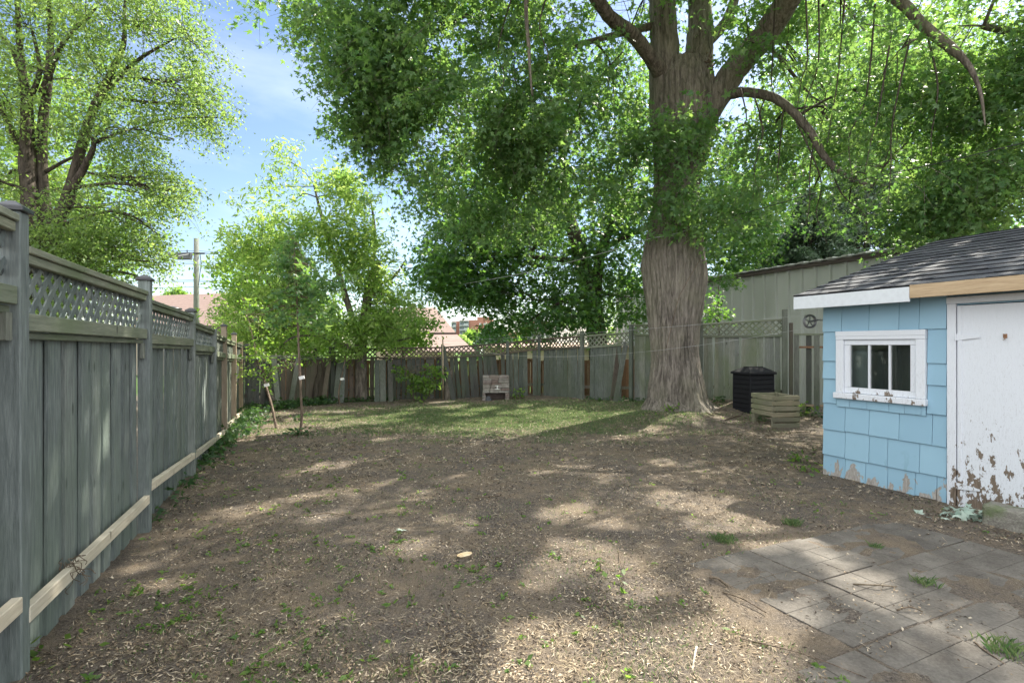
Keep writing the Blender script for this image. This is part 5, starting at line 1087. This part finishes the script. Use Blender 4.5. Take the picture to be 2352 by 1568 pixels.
# --- multi-stemmed elm beyond the left fence
tree('elm', 'tall airy elm with several dark stems beyond the left fence', 'tree', base(100, 800, 10.5), [
 [(62, 860, 10.4, .15), (62, 540, 10.4, .125), (66, 450, 10.4, .12), (58, 380, 10.4, .11), (62, 270, 10.4, .10), (50, 150, 10.4, .07), (40, 20, 10.4, .04), (30, -120, 10.4, .02)],
 [(84, 860, 10.5, .13), (80, 540, 10.5, .11), (78, 460, 10.5, .105), (72, 330, 10.5, .10), (66, 230, 10.5, .095), (56, 170, 10.5, .07), (30, 110, 10.5, .05), (-20, 60, 10.4, .03)],
 [(108, 860, 10.6, .12), (106, 540, 10.6, .10), (96, 440, 10.6, .095), (92, 350, 10.6, .09), (98, 260, 10.6, .085), (112, 170, 10.6, .075), (116, 60, 10.6, .05), (110, -80, 10.6, .02)],
 [(120, 860, 10.6, .15), (128, 545, 10.6, .13), (152, 460, 10.6, .12), (172, 390, 10.6, .10), (190, 310, 10.6, .09), (215, 240, 10.7, .08), (250, 165, 10.7, .06), (280, 100, 10.8, .05), (282, 20, 10.8, .03), (290, -60, 10.8, .01)],
 [(160, 440, 10.5, .08), (200, 370, 10.4, .06), (215, 330, 10.4, .04), (200, 300, 10.4, .02)], [(215, 240, 10.7, .06), (270, 180, 10.8, .05), (330, 130, 10.9, .035), (400, 90, 11, .015)],
 [(95, 215, 10.5, .06), (130, 130, 10.4, .05), (160, 80, 10.3, .035), (220, 20, 10.2, .02)], [(66, 230, 10.5, .05), (90, 160, 10.5, .045), (70, 60, 10.5, .02)], [(40, 330, 10.4, .06), (10, 270, 10.3, .05), (-30, 190, 10.2, .03)], [(105, 395, 10.6, .04), (150, 370, 10.6, .03), (185, 355, 10.6, .015)]],
 [(60, 60, 10.4, 110, 110, 1.4, 280), (200, 40, 10.5, 110, 90, 1.3, 260), (330, 50, 10.8, 110, 80, 1.2, 270), (440, 90, 11, 60, 90, .9, 160), (400, 190, 10.9, 100, 80, 1.1, 290), (458, 240, 11, 45, 60, .7, 80), (250, 180, 10.4, 90, 60, 1.0, 130), (120, 170, 10.2, 80, 60, 1.0, 130), (20, 230, 10.3, 60, 80, 1.0, 110), (300, 300, 10.8, 90, 60, 1.0, 220), (400, 320, 10.8, 60, 50, .8, 110), (300, 410, 10.8, 100, 55, 1.0, 260), (400, 440, 10.8, 35, 40, .5, 50), (130, 300, 10.9, 90, 60, .8, 110), (220, 480, 10.7, 110, 60, 1.0, 290), (330, 510, 10.7, 50, 45, .6, 90), (100, 440, 11.2, 90, 70, .8, 90), (20, 400, 10.6, 50, 80, .8, 70), (270, 570, 10.6, 90, 40, .8, 200), (130, 550, 10.2, 90, 30, .7, 150), (340, 600, 10.7, 30, 30, .5, 40), (330, 640, 10.6, 30, 22, .5, 34), (220, 610, 10.5, 90, 40, .8, 170), (120, 600, 9.9, 90, 40, .6, 160),
  (-150, 150, 10, 160, 200, 1.6, 400), (80, -120, 10.5, 180, 120, 1.6, 350), (320, -110, 10.8, 160, 110, 1.5, 320), (500, 270, 11, 16, 20, .3, 10), (-120, 420, 10, 130, 120, 1.4, 250), (100, 690, 9.8, 80, 50, .6, 130), (220, 680, 10.2, 90, 40, .6, 130)],
 'leaf_elm', T_OVAL, .068, 24, tw=.6, side=.09, droop=.40, seed=51, bark='bark_dark', gapthr=-.12, gaps=1.6, sub=.20, cull=.6)
# pale spruce-like conical dense shrub by left fence omitted; bright hedge behind elm
tree('backdrop_maple', 'bright sunlit maple behind the elm stems at the far left', 'tree', base(100, 800, 18), [[(40, 860, 18, .25), (45, 600, 18, .22), (50, 400, 18, .16), (60, 200, 18, .08)]],
 [(60, 300, 18, 150, 150, 2, 330), (180, 420, 18, 120, 120, 2, 240), (60, 520, 18, 150, 120, 2, 300), (240, 560, 17.8, 90, 60, 1.4, 130), (150, 150, 18, 120, 120, 1.8, 150)], 'leaf_bright', T_MAPLE, .16, 18, tw=.7, side=.2, seed=52, bark='bark')
# --- right hand maple beyond the shed
tree('leafy_maple', 'full dark leaved maple overhanging from behind the shed at the right edge', 'tree', base(2560, 760, 10.0), [
 [(2560, 860, 10, .28), (2540, 400, 10, .24), (2500, 150, 10, .18), (2460, -100, 10, .1)], [(2540, 350, 10, .14), (2400, 260, 10.2, .10), (2290, 330, 10.4, .05), (2200, 400, 10.5, .02)], [(2520, 250, 10, .14), (2380, 100, 9.8, .09), (2260, 60, 9.6, .05)], [(2430, 260, 10.1, .05), (2340, 200, 10, .04), (2330, 120, 10, .02)]],
 [(2240, 220, 9.8, 80, 80, .9, 230), (2320, 120, 9.6, 110, 100, 1.2, 360), (2200, 60, 9.6, 90, 80, 1.0, 240), (2290, 330, 10, 100, 90, 1.0, 380), (2200, 410, 10.2, 90, 80, 1.0, 310), (2350, 440, 10.2, 110, 70, 1.2, 330), (2140, 500, 10.6, 60, 40, .7, 110), (2260, 500, 10.6, 90, 40, .8, 170), (2450, 250, 9.6, 160, 220, 1.6, 300), (2480, -50, 9.4, 220, 180, 2.0, 300), (2600, 200, 9.0, 200, 250, 1.8, 260),
  (2700, -300, 8.4, 350, 300, 2.2, 400), (2300, -250, 9, 250, 160, 1.8, 250), (2900, 0, 7.8, 250, 250, 1.6, 350)],
 'leaf_maple', T_MAPLE, .135, 16, tw=.75, side=.13, droop=.45, seed=61, gapthr=-.15, gaps=1.2, sub=.10)
# --- spruces and sunny trees behind the metal building
def spruce(u, vt, Y, rb, seed, label):
    t = thing('spruce', label, 'tree', base(u, 800, Y), group='spruces behind the metal building'); b = base(u, 800, Y); top = P(u, vt, Y)[2]; rng = np.random.default_rng(seed); mb = MB(seed); mb.tube([b, [b[0], b[1], top]], [.22, .02], 8); mb.build('trunk', M['bark_dark'], t, smooth=True)
    pts = []; br = []; H = top - b[2]
    for k in range(330):
        h = rng.uniform(.12, 1) ** .9; z = b[2] + H * h; L_ = rb * (1 - h) ** .8 * rng.uniform(.75, 1.1) + .15; a = rng.uniform(0, 6.28); d = np.array([math.cos(a), math.sin(a), -.18]); s = np.array([-math.sin(a), math.cos(a), 0]); st = np.array([b[0], b[1], z]); br.append((st, st + d * L_))
        n = int(26 + L_ * 60); tt = rng.uniform(.15, 1, n) ** .7; q = st + d * (tt * L_)[:, None] + s * (rng.normal(0, .18, n) * L_ * (1.1 - tt) + rng.normal(0, .05, n))[:, None]; q[:, 2] += rng.normal(-.04, .06, n) + .12 * tt ** 2 * L_; pts.append(q)
    pts = np.concatenate(pts); addobj('crown', leafmesh('crown', pts, .20, T_LANCE, rng, np.clip(rng.normal(.45, .25, len(pts)), 0, 1), 1.2, .2), M['leaf_spruce'], t)
    mb = MB(seed)
    for a, e in br[::3]: mb.tube([a, e], [.03, .008], 4)
    mb.build('branches', M['bark_dark'], t)
spruce(1990, 300, 23, 4.4, 71, 'tall dark spruce right of centre behind the metal building')
spruce(1860, 440, 21, 4.2, 72, 'lower spruce on the left of its taller neighbour behind the metal building')
spruce(2140, 360, 23, 3.0, 73, 'spruce nearest the shed roof behind the metal building')
tree('sunny_maple', 'wide sunlit yellow-green maple far behind the metal building', 'tree', base(1950, 800, 31), [[(1960, 860, 31, .5), (1950, 500, 31, .4), (1940, 250, 31, .2)]],
 [(1780, 470, 30, 80, 90, 2, 110), (1850, 300, 31, 120, 120, 3, 190), (2000, 200, 31, 160, 140, 3, 330), (1900, 80, 31, 150, 110, 3, 200), (2150, 150, 31, 160, 150, 3, 300), (2120, 350, 30, 150, 120, 3, 300), (1960, 400, 30, 130, 110, 3, 190), (2280, 300, 30, 140, 160, 3, 280), (1800, 590, 29, 80, 50, 1.5, 90), (2240, 480, 29, 140, 60, 2, 180), (2080, 0, 31, 220, 100, 3, 220), (1740, 620, 28, 40, 30, 1.2, 30), (1700, 640, 25, 45, 28, .8, 40)],
 'leaf_bright', T_MAPLE, .30, 18, tw=1.2, side=.35, droop=.3, seed=62, gapthr=-.35, gaps=.5, sub=.05, twr=.01)
tree('bush', 'dark leafy sprig hanging over the metal building eave just right of the big trunk', 'bush', base(1650, 800, 17), [[(1652, 860, 16.5, .05), (1650, 720, 16.5, .03), (1650, 660, 16.5, .02)]], [(1655, 642, 16.6, 34, 12, .3, 22), (1645, 715, 14.2, 20, 16, .2, 10), (1628, 700, 14.4, 12, 30, .2, 10)], 'leaf_maple_dark', T_MAPLE, .13, 16, tw=.35, side=.1, seed=63)
# distant trees
for k, (u, vt, Y, ru, mt, lb, cat) in enumerate([(1085, 760, 90, 17, 'leaf_bright', 'round bright bush far off below the brick apartments', 'bush'), (1122, 750, 75, 0, 'leaf_spruce', 'bluish far spruce left of its twin below the brick apartments', 'tree'), (1152, 754, 70, 0, 'leaf_spruce', 'bluish far spruce right of its twin below the brick apartments', 'tree'), (1196, 778, 80, 12, 'leaf_bright', 'small pale tree left of the white gabled house', 'tree'), (1062, 775, 85, 9, 'leaf_elder', 'yellow-green bush beside the brown flared roof', 'bush'), (405, 664, 60, 16, 'leaf_bright', 'small tree top showing above the pinkish bungalow roof', 'tree'), (1500, 600, 45, 120, 'leaf_bright', 'large sunlit tree far behind the huge trunk', 'tree'), (1340, 715, 60, 60, 'leaf_bright', 'far green tree right of the white gabled house', 'tree')]):
    if ru: 
        k_ = Y / F; b = base(u, 800, Y); t = tree('distant_tree' if cat == 'tree' else 'distant_bush', lb, cat, b, [[(u, 860, Y, .3), (u, vt + ru, Y, .15)]], [(u, vt + ru, Y, ru, ru, ru * k_, int(60 + ru * 2)), (u, vt + ru * 2, Y, ru * 1.1, ru * 1.1, ru * k_, int(60 + ru * 2))], mt, T_OVAL, .0055 * Y, 26, tw=.5, side=.3, seed=80 + k, twr=0, sub=0, branches=False, gapthr=-.6, gaps=.3)
    else: 
        b = base(u, 800, Y); t = thing('distant_spruce', lb, cat, b); rng = np.random.default_rng(k); H = P(u, vt, Y)[2] - b[2]; mb = MB(k); mb.tube([b, b + [0, 0, H]], [.25, .02], 6); mb.build('trunk', M['bark_dark'], t)
        h = rng.uniform(.05, 1, 9000); a = rng.uniform(0, 6.28, 9000); r_ = 3.2 * (1 - h) * np.sqrt(rng.uniform(.1, 1, 9000)) * (1 + .25 * np.sin(h * 60)); q = np.stack([b[0] + r_ * np.cos(a), b[1] + r_ * np.sin(a), b[2] + h * H], 1); addobj('crown', leafmesh('crown', q, .5, T_OVAL, rng, rng.uniform(0, 1, 9000)), M['leaf_spruce'], t)
# --- saplings
def sapling(label, stem, leafblobs, tagat, seed, mat='leaf_elder', sz=.12, tmpl=T_OVAL, tagsz=.03):
    b0 = P(*stem[0][:3]); gz = g1(b0[0], b0[1]); t = thing('sapling', label, 'sapling', (b0[0], b0[1], gz), group='young saplings in front of the back fence'); mb = MB(seed)
    pts = [P(*q[:3]) for q in stem]; pts[0][2] = gz - .05; pts = spline(pts, 5); rr = np.interp(np.linspace(0, len(stem) - 1, len(pts)), range(len(stem)), [q[3] for q in stem]); mb.tube(pts, rr, 8, .12); mb.build('stem', M['bark_brown'], t, smooth=True)
    rng = np.random.default_rng(seed)
    if leafblobs:
        C_, Bi = clusters(leafblobs, rng, -.9, .9, .5); p, d, L_ = spread(C_, rng, 12, .35, .06, .3); ok = lit_keep(p, .4); p = p[ok]; addobj('foliage', leafmesh('foliage', p, sz, tmpl, rng, rng.uniform(0, 1, len(p)), .8, .3), M[mat], t)
        mb = MB(seed + 1)
        for q in C_[::2]: j = int(np.linalg.norm(pts - q - [0, 0, .2], axis=1).argmin()); m_ = (pts[j] + q) / 2 + [0, 0, .06]; mb.tube([pts[j], m_, q], [.007, .005, .003], 4)
        mb.build('branches', M['bark_brown'], t); addobj('twigs', twigmesh('twigs', C_, d, L_, .003, .3), M['bark_brown'], t)
    if tagat is not None:
        q = P(*tagat); mb = MB(seed + 2); mb.obox(q, np.array([.05, .0, .012]), [0, .006, 0], np.array([-.008, 0, .03])); mb.build('tag', M['tagw'], t)
sapling('leaning sapling with a white tag and low hanging leaves near the left corner', [(636, 985, 10.4, .028), (625, 935, 10.6, .024), (612, 890, 10.9, .022), (603, 860, 11.1, .015), (592, 830, 11.2, .012), (575, 750, 11.3, .009), (560, 690, 11.3, .005)],
        [(605, 862, 11.0, 26, 14, .3, 13), (650, 840, 11.0, 30, 14, .3, 12), (590, 810, 11.2, 30, 26, .3, 20), (575, 850, 11.1, 20, 12, .3, 8), (672, 828, 10.9, 18, 10, .2, 5), (600, 740, 11.2, 40, 40, .3, 26), (565, 700, 11.3, 30, 30, .3, 14)], (612, 884, 10.85), 91, 'leaf_bright', sz=.075)
sapling('tall straight sapling with a white tag at mid height, nearest the camera', [(689, 998, 10.0, .03), (693, 960, 10.0, .026), (691, 900, 10.0, .024), (687, 820, 10.0, .022), (684, 740, 10, .018), (680, 640, 10, .014), (676, 560, 10, .008)],
        [(690, 660, 10, 60, 40, .4, 46), (670, 600, 10, 50, 40, .35, 34), (740, 640, 10, 45, 30, .3, 22), (620, 720, 10, 40, 24, .3, 18), (720, 720, 10, 50, 24, .3, 22), (676, 550, 10, 26, 30, .2, 12)], (693, 867, 9.9), 92, 'leaf_maple', .14, T_MAPLE)
sapling('thin forked sapling with a small tag just left of the box elder trunk', [(781, 932, 14.6, .025), (778, 900, 14.6, .022), (786, 860, 14.7, .018), (792, 830, 14.7, .012), (800, 790, 14.8, .006)], [(800, 800, 14.8, 30, 25, .3, 20)], (786, 870, 14.5), 93)
sapling('short sapling with bright leaves just left of the thin clothesline pole', [(951, 925, 15.4, .028), (946, 890, 15.4, .022), (938, 860, 15.4, .018), (930, 840, 15.4, .01)], [(950, 868, 15.2, 18, 10, .15, 12), (936, 852, 15.3, 14, 10, .15, 8), (985, 880, 15.3, 22, 14, .2, 14), (1000, 850, 15.4, 26, 16, .2, 16), (955, 885, 15.2, 20, 10, .2, 10)], None, 94, 'leaf_bright', .12)
# old leaning trunks at the fence
for (pts, lb, mt) in [([(635, 930, 13.6, .10), (612, 880, 13.9, .09), (600, 840, 14.1, .07), (590, 815, 14.3, .05)], 'leaning old stump trunk behind the leaning sapling in the left corner', 'bark'), ([(722, 925, 14.9, .09), (728, 880, 15.0, .08), (735, 850, 15.1, .08), (726, 815, 15.3, .07), (722, 800, 15.4, .05)], 'crooked dark trunk rising against the board fence left of the thick post', 'bark_dark'), ([(1030, 920, 15.9, .10), (1028, 890, 16, .12), (1036, 850, 16.2, .07)], 'short gnarled trunk at the foot of the clothesline pole', 'bark')]:
    mb = MB(3); pp = [P(*q[:3]) for q in pts]; pp[0][2] = g1(pp[0][0], pp[0][1]) - .05; s_ = spline(pp, 4); mb.tube(s_, np.interp(np.linspace(0, len(pts) - 1, len(s_)), range(len(pts)), [q[3] for q in pts]), 9, .15); tag(mb.build('leaning_tree' if 'stump' not in lb else 'old_stump', M[mt], None, smooth=True), lb, 'tree')

# ------------------------------------------------------------------ ground cover (stuff)
rng = np.random.default_rng(99)
def ypos(n, r0=1.9, r1=15.5, spread_=.95, k=1.0):
    """points over the yard, denser close by"""
    r = r0 * (r1 / r0) ** (rng.uniform(0, 1, n) ** k); a = rng.uniform(-spread_, spread_, n); return np.stack([r * np.sin(a), r * np.cos(a)], 1)
def inyard(p, m_=.05):
    x, y = p[:, 0], p[:, 1]; fx = -1.342 - .407 * y + m_; ok = x > fx
    bx_ = np.array([bxy(i) for i in range(len(BP))]); yb = np.interp(x, bx_[:, 0], bx_[:, 1]) - .1; ok &= y < yb
    sx_, sy_ = (x - C0[0]) * .416 - (y - C0[1]) * .909, (x - C0[0]) * .909 + (y - C0[1]) * .416; ok &= ~((sx_ > -.05) & (sy_ > -.05))
    return ok
def grass_amt(p): return 1.25 - np.sqrt(((p[:, 0] + .2) / 4.6) ** 2 + ((p[:, 1] - 12.2) / 2.9) ** 2) + .35 * sn(p[:, 0], p[:, 1], 2.3)
def soilz(x, y): return G(x, y) + sn(x, y, 1.3) * .02 + sn(x, y, 4.1, 2) * .009 + sn(x, y, 11, 5) * .005
def chips(name, n, ln, wd, ramp, thr, seed, up=.25, patio=.12, label=None, zadd=.004, k=1.0, curl=.3):
    p = ypos(n, k=k); p = p[inyard(p)]; dn = .5 + .5 * (sn(p[:, 0], p[:, 1], 1.6, seed) * .5 + sn(p[:, 0], p[:, 1], 5, seed * 2) * .5); keep = rng.uniform(0, 1, len(p)) < thr(dn, p)
    pp = inpoly(p[:, 0], p[:, 1], PATIO); keep &= ~(pp & (rng.uniform(0, 1, len(p)) > patio)); p = p[keep]; n = len(p)
    r = np.hypot(p[:, 0], p[:, 1]); sc_ = np.clip(r / 5.5, .8, 1.9)
    a = rng.uniform(0, 6.28, n); L_ = rng.uniform(ln[0], ln[1], n) * sc_; W_ = rng.uniform(wd[0], wd[1], n) * sc_; tz = rng.normal(0, up, n)
    d = unit(np.stack([np.cos(a), np.sin(a), tz], 1)); s = unit(np.stack([-np.sin(a), np.cos(a), rng.normal(0, .4, n)], 1))
    c = np.stack([p[:, 0], p[:, 1], soilz(p[:, 0], p[:, 1]) + zadd + np.abs(tz) * L_ * .45], 1)
    bend = rng.normal(0, curl, n)[:, None] * L_[:, None] * np.array([0, 0, 1.]) + s * (rng.normal(0, curl, n) * L_)[:, None]
    V = np.stack([c - d * L_[:, None] / 2, c + s * W_[:, None] / 2 + bend * .3, c + d * L_[:, None] / 2, c - s * W_[:, None] / 2 + bend * .3], 1)
    me = npmesh(name, V.reshape(-1, 3), np.arange(n * 4).reshape(-1, 4), 4, np.repeat(rng.uniform(0, 1, n), 4))
    m = NT(name + '_mat', .85, .15); r_ = m.attr(); m.color(m.ramp(r_, ramp)); return tag(link(name, me, m.m, None), label, None, None, 'stuff')
chips('leaf_litter', 150000, (.010, .038), (.004, .016), [(0, (.03, .024, .02)), (.35, (.08, .062, .046)), (.6, (.20, .15, .10)), (.82, (.34, .27, .19)), (1, (.52, .46, .36))], lambda d, p: .05 + 1.7 * d ** 2, 1.0, patio=.3, label='brown leaf litter and chips over the bare yard')
chips('straw', 60000, (.03, .10), (.002, .005), [(0, (.17, .13, .08)), (.5, (.33, .27, .18)), (1, (.54, .47, .35))], lambda d, p: .04 + 1.7 * d ** 2, 3.0, up=.15, patio=.08, zadd=.007, label='dry straw and cut grass scattered on the soil', curl=.5)
# grass
def grass(name, p, h, mat, hz=0, bl=.35, wd=.004, scale=True):
    n = len(p); r = np.hypot(p[:, 0], p[:, 1]); sc_ = np.clip(r / 6, .8, 2.2) if scale else 1.0; a = rng.uniform(0, 6.28, n); H_ = rng.uniform(h[0], h[1], n); W_ = wd * sc_ * np.ones(n)
    s = np.stack([np.cos(a), np.sin(a), 0 * a], 1); ld = rng.uniform(0, 6.28, n); l = np.stack([np.cos(ld), np.sin(ld), 0 * a], 1) * (H_ * rng.uniform(.1, 1.2, n) * bl / .35 * .6)[:, None]
    c = np.stack([p[:, 0], p[:, 1], soilz(p[:, 0], p[:, 1]) - .005 + hz], 1); z = np.array([0, 0, 1.])
    V = np.stack([c - s * W_[:, None] / 2, c + s * W_[:, None] / 2, c + l * .4 + z * (H_ * .6)[:, None] + s * W_[:, None] * .35, c + l + z * H_[:, None] * .9], 1)
    return npmesh(name, V.reshape(-1, 3), np.arange(n * 4).reshape(-1, 4), 4, np.repeat(rng.uniform(0, 1, n), 4))
M['grass'] = leafmat('grass_blade', (.05, .11, .04), (.16, .215, .085), (.10, .22, .05), (.28, .34, .14), .35, .6)
p = np.stack([rng.uniform(-6, 6, 150000), rng.uniform(8.6, 16.6, 150000)], 1); p = p[inyard(p)]; p = p[rng.uniform(0, 1, len(p)) < np.clip(grass_amt(p) * 1.3, 0, 1)]
tag(link('grass', grass('grass', p, (.02, .055), M['grass'], wd=.006), M['grass'], None), 'short green grass in the middle of the yard', None, None, 'stuff')
p = ypos(75000); p = p[inyard(p)]; dn = sn(p[:, 0], p[:, 1], 1.9, 7) + .6 * sn(p[:, 0], p[:, 1], 4.3, 2); p = p[(dn + rng.normal(0, .35, len(p)) > .15) & ~inpoly(p[:, 0], p[:, 1], PATIO)]
tag(link('thin_grass', grass('thin_grass', p, (.01, .035), M['grass'], wd=.003), M['grass'], None), 'thin sparse grass tufts over the soil', None, None, 'stuff')
# weeds: little rosettes of leaves
def rosettes(name, cs, nl, sz, mat, label, h=.02, kind='stuff', tm=T_OVAL, zz=None):
    n = len(cs); a = rng.uniform(0, 6.28, (n, nl)); r = rng.uniform(.3, 1, (n, nl)) * sz * .5; z = soilz(cs[:, 0], cs[:, 1]) if zz is None else zz
    p = np.stack([cs[:, :1] + r * np.cos(a), cs[:, 1:2] + r * np.sin(a), z[:, None] + rng.uniform(.2, 1, (n, nl)) * h], -1).reshape(-1, 3); return leafmesh(name, p, sz * .6, tm, rng, rng.uniform(0, 1, len(p)), .5, 0)
p = ypos(5200, k=.9); p = p[inyard(p)]; left = np.clip((-p[:, 0] + .45 * p[:, 1] * 0 + .3) / 2.5, 0, 1); wc = sn(p[:, 0], p[:, 1], 2.7, 11); p = p[(rng.uniform(0, 1, len(p)) < (.20 + .70 * left) * np.clip(.55 + 1.2 * wc, .05, 1.2)) & ~inpoly(p[:, 0], p[:, 1], PATIO)]
tag(link('weeds', rosettes('weeds', p, 6, .055, 'leaf_bright', ''), M['leaf_bright'], None), 'small bright weed seedlings dotted over the bare soil', None, None, 'stuff')
# ivy along the fences
pts = []
for (A_, B_, n, w_, h_) in [(LF(4.6), LF(7), 60, .10, .10), (LF(7), LF(9), 260, .14, .16), (LF(9), LF(13), 1100, .28, .22), (LF(12.6) + [.3, .3], bxy(2) + [.0, -.3], 900, .25, .22), (bxy(2) + [0, -.3], bxy(3) + [.4, -.3], 320, .18, .16), (bxy(7) + [0, -.3], bxy(8) + [.3, -.4], 160, .15, .12), (bxy(10) + [-.9, -.25], bxy(11) + [-.2, -.4], 200, .15, .15)]:
    t = rng.uniform(0, 1, n)[:, None]; q = np.array(A_) * (1 - t) + np.array(B_) * t; q = q + np.array([.926, .377] if A_[0] < -3 else [0, -1]) * (np.abs(rng.normal(0, 1, (n, 1))) * w_); z = G(q[:, 0], q[:, 1]) + rng.uniform(.02, 1, n) ** 1.3 * h_; pts.append(np.column_stack([q, z]))
pts = np.concatenate(pts); tag(link('ivy', leafmesh('ivy', pts, .10, T_MAPLE, rng, rng.uniform(0, 1, len(pts)), .7, .1), M['leaf_ivy'], None), 'dark ivy creeping along the foot of the left and back fences', None, None, 'stuff')
# single plants
def plant(label, u, v, n, sz, h, mat='leaf_bright', tm=T_OVAL, spread_=.1, cat='weed', name='weed', group=None):
    c = gnd(u, v); t = thing(name, label, cat, c, group=group); p = c + rng.normal(0, 1, (n, 3)) * [spread_, spread_, 0] + np.stack([0 * np.zeros(n), np.zeros(n), rng.uniform(.02, h, n)], 1)
    addobj('foliage', leafmesh('foliage', p, sz, tm, rng, rng.uniform(0, 1, n), .6, .1), M[mat], t); mb = MB(1)
    for q in p[::3]: mb.tube([c + [0, 0, -.01], (c + q) / 2 + [0, 0, .02], q], [.003, .002, .001], 4)
    mb.build('stem', M['bark_brown'], t)
for a in [('leafy weed right of the stone fireplace', 1190, 915, 60, .10, .3), ('low weed at the foot of the tall straight sapling', 686, 1000, 70, .09, .12, 'leaf_ivy'), ('weed clump behind the tall straight sapling', 688, 965, 50, .09, .14, 'leaf_ivy'), ('leafy weed at the near edge of the big trunk roots', 1540, 945, 40, .09, .14, 'leaf_bright'),
          ('bright weed growing on the soil at the left corner of the shed', 1830, 1060, 40, .08, .12), ('small leafy weed between the crate and the bin', 1745, 965, 50, .09, .16, 'leaf_ivy'), ('weed growing between the slats and the shed', 1850, 955, 60, .10, .3), ('weed with broad leaves beside the lower shed corner', 1855, 1085, 30, .07, .1), ('tiny bright weed in sun left of the patio', 1430, 1350, 10, .05, .06), ('tiny pale weed above the sunny patch left of the patio', 1380, 1310, 9, .06, .05), ('green weed at the right foot of the big trunk', 1650, 925, 40, .09, .15, 'leaf_ivy'), ('green sprig in the near left foreground by the fence', 130, 1500, 14, .07, .07)]:
    plant(*a)
c = gnd(2215, 1192); p = c + rng.normal(0, 1, (80, 3)) * [.13, .07, 0] + np.column_stack([np.zeros(80), np.zeros(80), rng.uniform(.01, .08, 80)]); pm = leafmesh('wilted_sprig', p, .11, T_MAPLE, rng, rng.uniform(0, 1, 80), .5, .1); tag(link('wilted_sprig', pm, M['leaf_wilt'], None), 'pile of wilted pale green leaves on the ground at the door corner', 'sprig')
c = gnd(920, 1220); p = c + rng.normal(0, 1, (3, 3)) * [.012, .012, 0] + [0, 0, .02]; tag(link('fallen_leaf', leafmesh('fallen_leaf', p, .085, T_MAPLE, rng, np.array([1., .9, .8]), .3, 0), M['leaf_wilt'], None), 'pale upturned fallen leaf lying alone left of the small stump', 'leaf')
for k, (u, v, n, h, s_, lb) in enumerate([(2120, 1340, 55, (.03, .08), .07, 'long grass tuft growing in the middle of the paving'), (2310, 1500, 60, (.03, .09), .08, 'long grass tuft at the right front edge of the paving'), (1820, 1205, 90, (.03, .08), .05, 'small sunlit grass tuft left of the shed corner'), (2010, 1255, 40, (.03, .07), .03, 'small dark grass tuft at the back edge of the paving'), (1660, 1240, 120, (.03, .07), .09, 'green grass patch in the sunny wedge left of the paving')]):
    c = gnd(u, v); p = c[:2] + rng.normal(0, s_ * .55, (n * 2, 2)); tag(link('grass_tuft', grass('grass_tuft', p, h, None, wd=.0022, scale=False, bl=.5), M['grass'], None), lb, 'grass tuft', 'grass tufts around the paving')
for k, (a, b, r, lb) in enumerate([((1660, 1363), (1760, 1410), .006, 'long thin twig lying on the sunlit paving'), ((1630, 1330), (1672, 1350), .010, 'thick short stick left of the sunlit paving'), ((2240, 1480), (2310, 1530), .006, 'thin twig near the right front grass tuft'), ((1700, 1470), (1990, 1560), .004, 'long reddish twig crossing the soil at the bottom'), ((1960, 1345), (2060, 1350), .006, 'dark twig by the tuft in the paving'), ((2060, 1405), (2120, 1408), .006, 'short twig in the middle of the paving'), ((1600, 1490), (1590, 1545), .007, 'pale stick in the sunny soil at the bottom'), ((1090, 1145), (1150, 1140), .007, 'dark twig on the bare soil in mid yard'), ((700, 1190), (790, 1185), .006, 'slim twig on the dark soil left of mid yard'), ((1580, 935), (1640, 955), .02, 'brown stick at the right foot of the big trunk'), ((1700, 955), (1665, 965), .015, 'dark stick left of the black bin'), ((1420, 1262), (1440, 1330), .004, 'thin bent twig in the centre sun patch')]):
    p0, p1 = gnd(*a), gnd(*b); m_ = (p0 + p1) / 2 + [rng.normal(0, .02), rng.normal(0, .02), .012]; p0[2] += .012; p1[2] += .010; m_[2] = max(m_[2], soilz(m_[0], m_[1]) + .018); mb = MB(k); mb.tube(spline([p0, m_, p1], 6), np.linspace(r, r * .6, 13), 6, .2); tag(mb.build('twig', M['bark_brown'] if k != 6 else M['wood_new'], None, smooth=True), lb, 'twig', 'fallen twigs and sticks')
